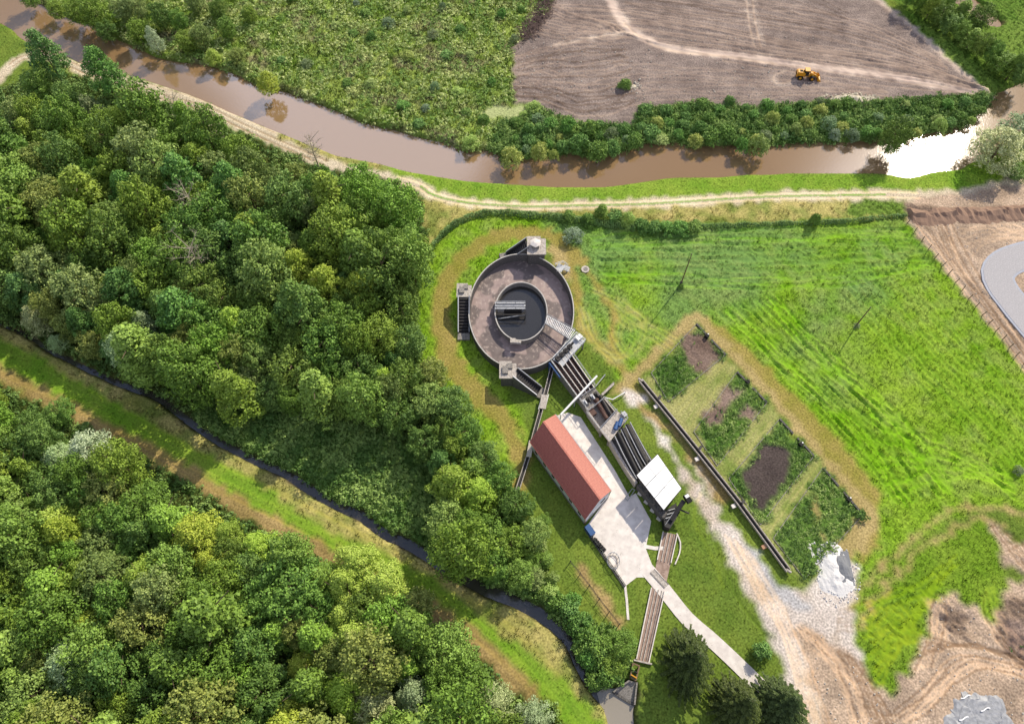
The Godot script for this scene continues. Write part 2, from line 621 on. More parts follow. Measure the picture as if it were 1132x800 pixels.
	fill(RIVERBED, "1050,-12 1075,-8 1112,24 1100,28 1062,4")
	band(DITCHBED, DITCH_LINE, 0.7, 2.8)
	fill(DITCHBED, "696,751 705,753 702,779 698,790 680,780 678,764")
	fill(DITCHBED, "664,766 672,760 684,764 698,776 700,800 706,860 690,860")

func build_ground() -> void:
	map_regions()
	hgt.resize(NX * NZ)
	hgt.fill(0.0)
	sink([RIVERBED], 3.0, 3)
	sink([DITCHBED], 2.2, 1)
	# ragged borders between the kinds of ground
	regw.resize(NX * NZ)
	var wa := noise(5, 0.12, 3)
	var wb := noise(9, 0.12, 3)
	for j in NZ:
		for i in NX:
			var ii := clampi(roundi(i + wa.get_noise_2d(i, j) * 3.2), 0, NX - 1)
			var jj := clampi(roundi(j + wb.get_noise_2d(i, j) * 3.2), 0, NZ - 1)
			regw[j * NX + i] = reg[jj * NX + ii]
	worn.resize(NX * NZ)
	# relief
	var bumps := {FIELD: 0.34, PALE: 0.06, PLOUGH: 0.2, MEADOW: 0.45, SLOPE: 0.6, FOREST: 0.4, SOIL: 0.16, DRY: 0.12, LUSH: 0.5, DRIVEN: 0.3, RED: 0.12, BEDSOIL: 0.08, MAUVE: 0.22, BANK: 0.5, LAWN: 0.07, LEVEE: 0.1, STRIP: 0.06, TRACK: 0.06, GRAVEL: 0.02, GREY: 0.03, OLIVE: 0.05, TAN: 0.04}
	var amp := PackedFloat32Array()
	amp.resize(NX * NZ)
	for k in NX * NZ:
		amp[k] = bumps.get(regw[k], 0.05)
	amp = blur(amp, 1)
	var rough := noise(21, 0.33, 2)
	var wave := noise(33, 0.16, 2)
	var big := noise(34, 0.012, 2)
	for j in NZ:
		for i in NX:
			var k := j * NX + i
			if amp[k] < 0.03:
				continue
			var r := regw[k]
			var v := rough.get_noise_2d(i, j)
			if r == FIELD or r == DRIVEN:
				# lodged grass: long low waves that turn with the mower's rounds
				var t := big.get_noise_2d(i, j) * 1.4 + (0.0 if j < 260 else 0.55)
				var x := i * cos(t) + j * sin(t)
				var y := -i * sin(t) + j * cos(t)
				v = v * 0.45 + wave.get_noise_2d(x * 0.42, y * 2.0) * 0.85
			elif r == PLOUGH:
				v = v * 0.4 + wave.get_noise_2d(i * 0.2, (j + i * 0.12) * 2.4)
			hgt[k] += v * amp[k]
	# the soil heaps and the lower ground of the building site
	carve_tracks()
	paint_ground()
	commit_ground()

func lines_between(a: String, b: String, n: int, wander: float, seed_: int) -> Array:
	# n lines that pass from the run of line a to that of line b
	var la := smooth_line(pts(a), 1.5)
	var lb := smooth_line(pts(b), 1.5)
	var out := []
	var f := noise(seed_, 0.03, 2)
	for k in n:
		var t := (k + 0.5) / n
		var l := PackedVector3Array()
		var c := 160
		for s in c + 1:
			var e := float(s) / c
			var q := la[int(e * (la.size() - 1))].lerp(lb[int(e * (lb.size() - 1))], t)
			q.z += f.get_noise_2d(e * 90.0, k * 37.0) * wander
			q.x += f.get_noise_2d(e * 90.0 + 500.0, k * 37.0) * wander
			l.append(q)
		out.append(smooth_line(l, 0.35))
	return out

var ruts := []   # [line, width, depth, tint, strength]
func rut(text: String, w: float, d: float, c: Color, a := 0.5, gauge := 0.0) -> void:
	var l := smooth_line(pts(text), 0.3)
	if gauge == 0.0:
		ruts.append([l, w, d, c, a])
		return
	for s in [-0.5, 0.5]:
		var o := PackedVector3Array()
		for k in l.size():
			var t := (l[mini(k + 1, l.size() - 1)] - l[maxi(k - 1, 0)]).normalized()
			o.append(l[k] + Vector3(-t.z, 0, t.x) * gauge * s)
		ruts.append([o, w, d, c, a])

func carve_tracks() -> void:
	var pale := Color(1.0, 0.97, 0.92)
	var tan_ := Color(1.0, 0.965, 0.92)
	var dark := Color(0.66, 0.62, 0.58)
	var lodged := Color(0.80, 0.84, 0.86)
	var fresh := Color(0.90, 0.98, 0.72)
	# ploughed field
	for l in lines_between("600,4 690,8 850,40 1000,66 1092,100", "700,40 760,58 900,74 1000,90 1092,103", 13, 1.2, 3):
		ruts.append([l, 0.9, 0.3, pale, 0.5])
	for l in lines_between("690,-20 760,-14 860,0 960,24 1040,66", "690,10 760,20 860,36 960,56 1050,80", 9, 1.2, 4):
		ruts.append([l, 0.8, 0.2, pale if rng.randf() < 0.6 else dark, 0.45])
	for l in lines_between("568,60 600,50 640,42 690,40", "569,112 600,116 650,132 705,118", 22, 1.6, 6):
		ruts.append([l, 0.7, 0.25, dark if rng.randf() < 0.5 else pale, 0.42])
	for l in lines_between("610,6 640,16 668,24 680,30", "592,40 630,44 668,40 690,36", 10, 1.0, 8):
		ruts.append([l, 0.7, 0.25, pale, 0.5])
	for l in lines_between("700,70 800,74 900,86 980,100", "704,114 800,112 900,108 980,108", 9, 1.5, 12):
		ruts.append([l, 0.7, 0.16, pale, 0.35])
	for l in lines_between("720,-30 790,-24 880,-10 940,10", "690,2 740,20 830,30 930,40", 8, 2.0, 14):
		ruts.append([l, 0.7, 0.16, dark, 0.22])
	rut("668,-30 675,0 690,25 712,42 745,54 800,60 860,68 920,76 980,83 1040,95 1098,106", 4.4, -0.12, Color(1.0, 0.98, 0.96), 0.75)
	rut("690,25 712,44 745,56 800,62 860,70", 1.4, -0.12, pale, 0.7)
	rut("614,50 640,46 672,40 700,42", 2.0, 0.1, pale, 0.4)
	rut("827,-30 829,0 832,25 838,52", 0.9, -0.15, pale, 0.65, 2.0)
	rut("800,64 860,74 920,82 980,92 1050,99", 0.8, -0.15, pale, 0.55, 2.2)
	rut("880,88 860,92 856,84 870,78", 0.7, -0.1, pale, 0.5)
	rut("955,-10 1010,32 1050,68 1092,104", 3.0, 0.0, pale, 0.35)
	# river track: two wheel lines
	rut("12,72 24,64 50,60 80,72 111,85 148,95 186,109 225,119 265,138 300,154 330,167 360,180", 0.6, -0.2, Color(0.62, 0.56, 0.5), 0.45, 1.7)
	rut("90,74 148,93 225,117 300,151", 0.5, -0.15, Color(0.66, 0.6, 0.54), 0.4, 3.6)
	rut("439,198 465,206 481,216 518,224 580,228 640,227 719,225 799,220 860,217 911,216 980,215 1017,216", 0.9, -0.12, pale, 0.7, 1.9)
	rut("465,206 481,216 518,224 580,228 640,227 719,225 799,220 860,217 911,216 980,215", 0.9, 0.12, Color(0.5, 0.72, 0.36), 0.6)
	# site soil on the right
	for l in lines_between("1008,250 1040,290 1090,355 1140,425", "1050,246 1070,300 1110,350 1150,405", 12, 0.8, 22):
		ruts.append([l, 0.4, -0.12, dark if rng.randf() < 0.5 else tan_, 0.7])
	rut("1048,245 1062,275 1085,315 1132,385 1160,420", 0.7, -0.3, dark, 0.45, 2.0)
	for l in lines_between("1060,250 1100,248 1140,250", "1075,285 1100,268 1140,268", 6, 1.0, 24):
		ruts.append([l, 0.6, 0.2, tan_, 0.35])
	# field: rounds of the mower, bent grass
	for l in lines_between("655,262 750,254 900,250 1000,250", "668,310 760,318 900,320 1040,300", 22, 1.6, 31):
		ruts.append([l, 0.8, -0.42, lodged if rng.randf() < 0.6 else fresh, 0.45])
	for l in lines_between("990,262 1040,330 1100,400 1160,480", "930,330 990,400 1060,470 1120,540", 12, 1.0, 32):
		ruts.append([l, 0.7, -0.38, lodged, 0.5])
	for l in lines_between("790,345 860,410 940,490 985,560", "860,325 920,390 1000,460 1060,540", 19, 1.3, 33):
		ruts.append([l, 0.8, -0.45, lodged if rng.randf() < 0.6 else fresh, 0.45])
	for l in lines_between("960,430 1010,470 1060,500 1120,520", "980,560 1020,540 1070,530 1120,550", 8, 1.6, 34):
		ruts.append([l, 0.8, -0.4, fresh, 0.4])
	# wheel marks near the tank and the driven corner
	for a in ["684,346 690,356 712,366 745,388", "678,336 700,352 724,362 748,376", "655,320 690,336 715,356", "640,335 652,370 668,388 690,392 708,376 712,356 704,346 690,352 684,372 690,386", "695,352 700,366 696,384 690,392", "668,356 680,380 694,398", "648,344 660,376 680,398"]:
		rut(a, 0.6, -0.2, Color(0.95, 0.93, 0.8), 0.5, 1.2)
	for l in lines_between("952,664 985,650 1020,640 1062,612", "968,756 985,730 1005,700 1024,668", 13, 1.4, 41):
		ruts.append([l, 0.7, -0.3, Color(0.98, 0.95, 0.72), 0.5])
	for l in lines_between("960,690 975,668 1000,668 1018,700", "975,760 990,730 1000,715 1015,712", 8, 1.0, 42):
		ruts.append([l, 0.6, -0.25, Color(1.0, 0.93, 0.75), 0.5])
	for l in lines_between("1010,740 1026,700 1032,664 1036,658", "1035,735 1050,700 1048,668 1046,658", 7, 0.6, 43):
		ruts.append([l, 0.4, -0.12, tan_ if rng.randf() < 0.5 else dark, 0.7])
	for l in lines_between("985,790 1010,770 1040,735 1070,722 1132,735", "1010,800 1040,775 1065,752 1090,740 1140,752", 11, 0.8, 44):
		ruts.append([l, 0.4, -0.12, tan_ if rng.randf() < 0.6 else dark, 0.7])
	for l in lines_between("1085,660 1090,690 1110,720 1140,742", "1100,645 1108,680 1122,702 1140,715", 9, 0.6, 45):
		ruts.append([l, 0.4, -0.12, tan_ if rng.randf() < 0.6 else dark, 0.7])
	for l in lines_between("925,720 940,750 955,780 970,820", "955,735 970,762 985,790 1000,820", 11, 0.8, 46):
		ruts.append([l, 0.4, -0.11, dark, 0.6])
	for l in lines_between("880,690 900,715 930,760 945,820", "905,700 930,728 950,765 965,820", 11, 1.2, 47):
		ruts.append([l, 0.4, -0.11, tan_ if rng.randf() < 0.6 else dark, 0.55])
	for l in lines_between("1000,735 1040,715 1075,712 1110,725", "1030,700 1060,712 1090,716 1130,728", 6, 0.8, 63):
		ruts.append([l, 0.4, -0.12, tan_ if rng.randf() < 0.5 else dark, 0.6])
	for l in lines_between("1095,580 1110,600 1125,625 1150,640", "1120,590 1135,600 1150,610 1170,620", 6, 0.8, 64):
		ruts.append([l, 0.5, -0.25, dark, 0.5])
	for l in lines_between("800,590 832,650 862,700 890,800", "830,610 862,660 890,720 925,820", 7, 0.6, 48):
		ruts.append([l, 0.8, -0.1, Color(1.0, 0.93, 0.84), 0.35])
	for l in lines_between("930,672 948,668", "925,700 945,698", 6, 0.5, 49):
		ruts.append([l, 0.6, 0.2, dark, 0.25])
	# grass strip beside the brook
	for l in lines_between("0,370 114,436 238,508 346,560 487,640 580,700 660,800", "0,418 114,474 238,544 380,615 497,690 570,750 620,800", 12, 0.8, 51):
		ruts.append([l, 0.6, -0.1, Color(0.95, 0.95, 0.8) if rng.randf() < 0.5 else Color(0.75, 0.8, 0.7), 0.25])
	# lawn by the road
	rut("772,560 790,600 815,660 850,706", 0.7, -0.3, Color(0.7, 0.74, 0.6), 0.35)
	rut("775,545 768,575 790,620 800,650", 1.2, -0.05, Color(1.0, 0.98, 0.8), 0.3)
	# stripes of the mown strips between the beds
	for q in [["802,395 745,448", "812,405 765,475"], ["850,450 796,518", "860,460 806,528"], ["903,508 845,585", "909,515 855,594"]]:
		for l in lines_between(q[0], q[1], 5, 0.3, 61):
			ruts.append([l, 0.5, 0.08, Color(0.72, 0.8, 0.62) if rng.randf() < 0.5 else Color(0.98, 0.96, 0.85), 0.4])
	for r in ruts:
		if r[2] != 0.0:
			carve(r[0], r[1], r[2])
	# heaps and hollows of the bare soil
	var heaps := [[1056, 690, 9.0, -0.8], [1046, 668, 5.0, 0.6], [1112, 700, 8.0, 0.5], [1120, 675, 6.0, 0.5], [1128, 720, 5.0, -0.6], [930, 108, 7.0, 0.0], [1125, 620, 6.0, 0.5], [1025, 235, 5.0, 0.8]]
	for q in heaps:
		var c := P(q[0], q[1])
		var f := noise(int(q[0]), 0.25, 3)
		var g := gi(c.x, c.z)
		var rr: float = q[2] / CELL * 0.6
		for j in range(maxi(0, int(g.y - rr)), mini(NZ - 1, int(g.y + rr)) + 1):
			for i in range(maxi(0, int(g.x - rr)), mini(NX - 1, int(g.x + rr)) + 1):
				var e := Vector2(i - g.x, j - g.y).length() / rr
				if e < 1.0:
					hgt[j * NX + i] += q[3] * (1.0 - e * e) * (1.0 + f.get_noise_2d(i, j))

func paint_ground() -> void:
	# fine grain of the ground, around a display grey of 0.86, with the worn lines on top
	var a := noise(71, 0.05, 4).get_image(TW, TH, false, false, false)
	var b := noise(72, 0.35, 2).get_image(TW, TH, false, false, false)
	a.convert(Image.FORMAT_RGBA8)
	b.convert(Image.FORMAT_RGBA8)
	a.adjust_bcs(1.0, 0.55, 1.0)
	b.adjust_bcs(1.0, 0.32, 1.0)
	var half := Image.create(TW, TH, false, Image.FORMAT_RGBA8)
	half.fill(Color(1, 1, 1, 0.5))
	a.blend_rect_mask(b, half, Rect2i(0, 0, TW, TH), Vector2i.ZERO)
	a.adjust_bcs(1.7, 0.9, 1.0)
	tint_img = a
	for r in ruts:
		paint(r[0], r[1], r[3], r[4])

func palette() -> Dictionary:
	# two real colours between which each kind of ground wanders
	return {
		LAWN: [lin(92, 118, 44), lin(124, 142, 58)],
		FIELD: [lin(112, 154, 30), lin(143, 174, 57)],
		PLOUGH: [lin(120, 107, 101), lin(158, 143, 134)],
		TRACK: [lin(200, 184, 156), lin(220, 206, 180)],
		GRAVEL: [lin(200, 188, 178), lin(226, 216, 206)],
		SOIL: [lin(170, 148, 126), lin(208, 184, 160)],
		OLIVE: [lin(138, 136, 58), lin(168, 150, 88)],
		TAN: [lin(160, 144, 90), lin(186, 166, 114)],
		FOREST: [lin(58, 74, 30), lin(84, 92, 44)],
		MEADOW: [lin(116, 148, 56), lin(166, 184, 92)],
		DRY: [lin(136, 140, 68), lin(202, 186, 120)],
		LEVEE: [lin(110, 150, 44), lin(144, 168, 64)],
		RED: [lin(142, 124, 76), lin(176, 152, 104)],
		BEDSOIL: [lin(66, 58, 56), lin(92, 82, 78)],
		STRIP: [lin(146, 148, 88), lin(172, 170, 112)],
		BANK: [lin(112, 96, 84), lin(150, 130, 112)],
		GREY: [lin(178, 176, 176), lin(200, 198, 198)],
		RIVERBED: [lin(92, 76, 56), lin(120, 100, 76)],
		DITCHBED: [lin(60, 54, 44), lin(86, 78, 64)],
		SLOPE: [lin(72, 108, 40), lin(108, 140, 64)],
		DRIVEN: [lin(102, 138, 34), lin(128, 156, 52)],
		MAUVE: [lin(112, 94, 84), lin(150, 130, 118)],
		DUCKWEED: [lin(168, 178, 120), lin(184, 192, 136)],
		PALE: [lin(168, 153, 144), lin(192, 178, 166)],
		LUSH: [lin(94, 128, 46), lin(124, 150, 66)],
	}

func commit_ground() -> void:
	var pal := palette()
	var n := NX * NZ
	cr.resize(n)
	cg.resize(n)
	cb.resize(n)
	var f1 := noise(81, 0.022, 3)
	var f2 := noise(82, 0.09, 3)
	var f3 := noise(83, 0.45, 2)
	var f4 := noise(84, 0.014, 2)
	var pa := []
	var pb := []
	for k in 25:
		pa.append(pal[k][0])
		pb.append(pal[k][1])
	for j in NZ:
		for i in NX:
			var k := j * NX + i
			var r := regw[k]
			var t := 0.5 + 0.55 * f1.get_noise_2d(i, j) + 0.55 * f2.get_noise_2d(i, j) + 0.35 * f3.get_noise_2d(i, j)
			var c: Color = (pa[r] as Color).lerp(pb[r], clampf(t, -0.15, 1.15))
			if r == FIELD:
				# a bluer sort of grass grows in the upper middle of the field, yellower towards the lower edge
				var x := i * CELL + GX0
				var z := j * CELL + GZ0
				var w := clampf(1.0 - Vector2((x - 52.0) / 62.0, (z + 122.0) / 34.0).length() + f4.get_noise_2d(i, j) * 0.9 + f2.get_noise_2d(i, j) * 0.4, 0.0, 0.8)
				c = c.lerp(Color(0.17, 0.29, 0.085), w)
				c = c.lerp(Color(0.33, 0.36, 0.13), clampf(f2.get_noise_2d(j, i) * 1.2 + f1.get_noise_2d(j + 300, i) * 0.9 - 0.15, 0.0, 0.25))
			elif r == MEADOW:
				var w := clampf(f1.get_noise_2d(j * 1.3, i) * 1.6 + f2.get_noise_2d(j, i) * 1.1, 0.0, 0.8)
				c = c.lerp(Color(0.33, 0.29, 0.17), w)
			elif r == DRY or r == LAWN or r == STRIP:
				var w := clampf(f2.get_noise_2d(j, i) * 1.3 + f1.get_noise_2d(j, i) * 0.8, 0.0, 0.7)
				c = c.lerp(Color(0.16, 0.24, 0.04), w)
			elif r == GRAVEL:
				var w := clampf(f2.get_noise_2d(j, i) * 1.2 + f1.get_noise_2d(j, i) * 1.2, 0.0, 0.7)
				c = c.lerp(Color(0.52, 0.42, 0.31), w)
			elif r == SOIL:
				var w := clampf(f1.get_noise_2d(j, i) * 1.5 + f2.get_noise_2d(j, i) * 0.9 - 0.15, 0.0, 0.45)
				c = c.lerp(Color(0.23, 0.18, 0.14), w)
			cr[k] = maxf(c.r, 0.004)
			cg[k] = maxf(c.g, 0.004)
			cb[k] = maxf(c.b, 0.004)
	cr = blur(cr, 1)
	cg = blur(cg, 1)
	cb = blur(cb, 1)
	# split the one sheet into its pieces; they share their borders
	var owner := {PLOUGH: "ploughed_field", FIELD: "grass_field", DRIVEN: "grass_field", TRACK: "dirt_track", GRAVEL: "gravel_road", GREY: "gravel_road", SOIL: "bare_soil", BANK: "bare_soil", OLIVE: "mown_path", TAN: "mown_path", MEADOW: "meadow", DUCKWEED: "meadow", PALE: "field_track", LEVEE: "grass_levee", FOREST: "forest_floor", RIVERBED: "river_bed", DITCHBED: "stream_bed", BEDSOIL: "bed_soil", MAUVE: "bed_soil"}
	var names := ["ground"]
	var which := PackedByteArray()
	which.resize(25)
	for k in 25:
		var nm: String = owner.get(k, "ground")
		if not nm in names:
			names.append(nm)
		which[k] = names.find(nm)
	var remap := []
	var pv := []
	var pn := []
	var pc := []
	var pu := []
	var pi := []
	for k in names.size():
		var rm := PackedInt32Array()
		rm.resize(n)
		rm.fill(-1)
		remap.append(rm)
		pv.append(PackedVector3Array())
		pn.append(PackedVector3Array())
		pc.append(PackedColorArray())
		pu.append(PackedVector2Array())
		pi.append(PackedInt32Array())
	var e := 1.0 / 2.2
	for w in names.size():
		var rm: PackedInt32Array = remap[w]
		var v := PackedVector3Array()
		var nn := PackedVector3Array()
		var cc := PackedColorArray()
		var uu := PackedVector2Array()
		var ix := PackedInt32Array()
		for j in NZ - 1:
			for i in NX - 1:
				var k := j * NX + i
				if which[regw[k]] != w:
					continue
				for q in [k, k + 1, k + NX + 1, k + NX]:
					if rm[q] < 0:
						rm[q] = v.size()
						var y: int = q / NX
						var x: int = q % NX
						v.append(Vector3(GX0 + x * CELL, hgt[q], GZ0 + y * CELL))
						var dx := hgt[y * NX + mini(x + 1, NX - 1)] - hgt[y * NX + maxi(x - 1, 0)]
						var dz := hgt[mini(y + 1, NZ - 1) * NX + x] - hgt[maxi(y - 1, 0) * NX + x]
						nn.append(Vector3(-dx, 2.0 * CELL, -dz).normalized())
						cc.append(Color(pow(minf(cr[q] / 0.72, 1.0), e), pow(minf(cg[q] / 0.72, 1.0), e), pow(minf(cb[q] / 0.72, 1.0), e)))
						uu.append(Vector2(float(x) / NX, y * CELL / (NX * CELL * TH / TW)))
				ix.append_array(PackedInt32Array([rm[k], rm[k + 1], rm[k + NX + 1], rm[k], rm[k + NX + 1], rm[k + NX]]))
		pv[w] = v
		pn[w] = nn
		pc[w] = cc
		pu[w] = uu
		pi[w] = ix
	var gm := StandardMaterial3D.new()
	gm.resource_name = "ground_cover"
	gm.vertex_color_use_as_albedo = true
	gm.vertex_color_is_srgb = true
	gm.albedo_texture = ImageTexture.create_from_image(tint_img)
	gm.roughness = 0.95
	gm.metallic_specular = 0.2
	M["ground_cover"] = gm
	for w in names.size():
		if pi[w].size() == 0:
			continue
		var arr := []
		arr.resize(Mesh.ARRAY_MAX)
		arr[Mesh.ARRAY_VERTEX] = pv[w]
		arr[Mesh.ARRAY_NORMAL] = pn[w]
		arr[Mesh.ARRAY_COLOR] = pc[w]
		arr[Mesh.ARRAY_TEX_UV] = pu[w]
		arr[Mesh.ARRAY_INDEX] = pi[w]
		var am := ArrayMesh.new()
		am.add_surface_from_arrays(Mesh.PRIMITIVE_TRIANGLES, arr)
		struct(names[w], am, gm)
	# the plain beyond, out to the horizon
	var st := new_st()
	var x1 := GX0 + (NX - 1) * CELL
	var z1 := GZ0 + (NZ - 1) * CELL
	var far := 2600.0
	for q in [[-far, -far, far, GZ0], [-far, z1, far, far], [-far, GZ0, GX0, z1], [x1, GZ0, far, z1]]:
		var y := -0.06
		quad(st, Vector3(q[0], y, q[1]), Vector3(q[2], y, q[1]), Vector3(q[2], y, q[3]), Vector3(q[0], y, q[3]))
	var fm := surf("far_land", s8(92, 112, 48), s8(122, 138, 66), 0.95, 0.02, 0.03)
	struct("far_ground", st.commit(), fm)

# ---------------------------------------------------------------- water
func water_mat(called: String, c: Color, rough: float, bump: float) -> StandardMaterial3D:
	var m := StandardMaterial3D.new()
	m.resource_name = called
	m.albedo_color = c
	m.roughness = rough
	m.metallic_specular = 0.8
	var t := NoiseTexture2D.new()
	t.width = 512
	t.height = 512
	t.seamless = true
	t.as_normal_map = true
	t.bump_strength = 4.0
	t.noise = noise(91, 0.02, 3)
	m.normal_enabled = true
	m.normal_texture = t
	m.clearcoat_enabled = true
	m.clearcoat = 1.0
	m.clearcoat_roughness = rough
	m.normal_scale = bump
	m.uv1_triplanar = true
	m.uv1_world_triplanar = true
	m.uv1_scale = Vector3(0.12, 0.12, 0.12)
	return m

func sheet(p: PackedVector3Array) -> ArrayMesh:
	var st := new_st()
	var p2 := PackedVector2Array()
	for q in p:
		p2.append(Vector2(q.x, q.z))
	var idx := Geometry2D.triangulate_polygon(p2)
	for k in range(0, idx.size(), 3):
		var a := p[idx[k]]
		var b := p[idx[k + 1]]
		var c := p[idx[k + 2]]
		if (c - a).cross(b - a).y < 0:
			tri(st, a, c, b)
		else:
			tri(st, a, b, c)
	return st.commit()

func ribbon(l: PackedVector3Array, w: float, y: float, w2 := -1.0) -> PackedVector3Array:
	var a := PackedVector3Array()
	var b := PackedVector3Array()
	for k in l.size():
		var t := (l[mini(k + 1, l.size() - 1)] - l[maxi(k - 1, 0)])
		t.y = 0
		t = t.normalized()
		var s := Vector3(-t.z, 0, t.x) * (w if w2 < 0.0 else lerpf(w, w2, float(k) / l.size())) / 2.0
		a.append(Vector3(l[k].x + s.x, y, l[k].z + s.z))
		b.append(Vector3(l[k].x - s.x, y, l[k].z - s.z))
	b.reverse()
	a.append_array(b)
	return a

func build_water() -> void:
	var wm := water_mat("river_water", Color8(142, 114, 80), 0.05, 0.08)
	# wider than the opening, the banks cut its edge
	var n := pts(RIVER_NORTH, -1.3)
	var s := pts(RIVER_SOUTH, -1.3)
	for k in n.size():
		n[k] += Vector3(0.5, 0, -1.6)
	for k in s.size():
		s[k] += Vector3(-0.5, 0, 1.6)
	n.append_array(s)
	struct("river", sheet(n), wm)
	struct("side_water", sheet(pts("1044,-20 1078,-14 1118,24 1102,34 1056,6", -1.2)), wm)
	var dm := water_mat("stream_water", Color8(66, 62, 54), 0.12, 0.15)
	var l := smooth_line(pts(DITCH_LINE, 0.0), 3.0)
	struct("stream", sheet(ribbon(l, 2.0, -1.25, 3.6)), dm)
	struct("outfall_pool", sheet(pts("660,766 672,757 686,760 702,774 704,800 712,862 686,862", -1.1)), water_mat("pool_water", Color8(150, 142, 128), 0.12, 0.15))

# ---------------------------------------------------------------- yard, road
func flat(text: String, y: float) -> PackedVector3Array:
	return pts(text, y)

func level(p: PackedVector3Array, y: float) -> PackedVector3Array:
	for k in p.size():
		p[k].y = y
	return p

func build_hardstanding() -> void:
	var st := new_st()
	slab(st, flat("628,456 642,461 680,520 696,549 703,545 720,576 714,606 721,624 713,638 704,638 691,648 647,584 676,543 616,459", 0.12), 0.5)
	struct("yard", st.commit(), M.pale_concrete)
	st = new_st()
	var l := smooth_line(pts("715,629 735,653 760,684 783,704 808,727 850,768"), 2.0)
	slab(st, ribbon(l, 3.1, 0.165), 0.4)
	struct("access_road", st.commit(), M.pale_concrete)
	st = new_st()
	slab(st, ribbon(pts("691,647 693,664 694.5,685"), 0.5, 0.1), 0.3)
	slab(st, ribbon(pts("713,604 724,606 734,606"), 0.8, 0.11), 0.3)
	struct("footpath", st.commit(), M.pale_concrete)
	# slot covers where the road crosses the channel
	var g := thing("channel_cover", "long pale cover plate let into the road over the outfall channel", "cover")
	st = new_st()
	var a := P(721, 631, 0.2)
	var b := P(737, 648, 0.2)
	bar(st, a, b, 0.9, 0.08)
	obj("plate", st, M.concrete, g)
	st = new_st()
	var side := (b - a).cross(Vector3.UP).normalized() * 0.62
	bar(st, a + side, b + side, 0.16, 0.12)
	bar(st, a - side, b - side, 0.16, 0.12)
	obj("rim", st, M.old_concrete, g)

# ---------------------------------------------------------------- tank
func ring(st: SurfaceTool, c: Vector3, rx: float, rz: float, t: float, y0: float, y1: float, seg := 96) -> void:
	for k in seg:
		var a0 := TAU * k / seg
		var a1 := TAU * (k + 1) / seg
		var o0 := c + Vector3(cos(a0) * rx, 0, sin(a0) * rz)
		var o1 := c + Vector3(cos(a1) * rx, 0, sin(a1) * rz)
		var i0 := c + Vector3(cos(a0) * (rx - t), 0, sin(a0) * (rz - t))
		var i1 := c + Vector3(cos(a1) * (rx - t), 0, sin(a1) * (rz - t))
		var u := Vector3(0, y1, 0)
		var d := Vector3(0, y0, 0)
		quad(st, o1 + d, o0 + d, o0 + u, o1 + u)
		quad(st, i0 + d, i1 + d, i1 + u, i0 + u)
		quad(st, o0 + u, i0 + u, i1 + u, o1 + u)

func oval(u0: float, u1: float, v0: float, v1: float, h: float) -> Array:
	# centre and half axes of a round basin from its edge readings
	var um := (u0 + u1) / 2.0
	var vm := (v0 + v1) / 2.0
	var l := P(u0, vm, h)
	var r := P(u1, vm, h)
	var t := P(um, v0, h)
	var b := P(um, v1, h)
	return [Vector3((l.x + r.x) / 2.0, 0, (t.z + b.z) / 2.0), (r.x - l.x) / 2.0, (b.z - t.z) / 2.0]

func disc(c: Vector3, rx: float, rz: float, y: float, seg := 72) -> ArrayMesh:
	var st := new_st()
	for k in seg:
		var a0 := TAU * k / seg
		var a1 := TAU * (k + 1) / seg
		tri(st, c + Vector3(0, y, 0), c + Vector3(cos(a0) * rx, y, sin(a0) * rz), c + Vector3(cos(a1) * rx, y, sin(a1) * rz))
	return st.commit()

func rail(st: SurfaceTool, line: PackedVector3Array, high: float, gap := 1.6, r := 0.05, mids := 1) -> void:
	for k in line.size() - 1:
		var a := line[k]
		var b := line[k + 1]
		for m in mids + 1:
			var u := Vector3(0, high * (1.0 - float(m) / (mids + 1)), 0)
			tube(st, a + u, b + u, r)
		var n := maxi(1, int(a.distance_to(b) / gap))
		for j in n + 1:
			var q := a.lerp(b, float(j) / n)
			tube(st, q, q + Vector3(0, high, 0), r)

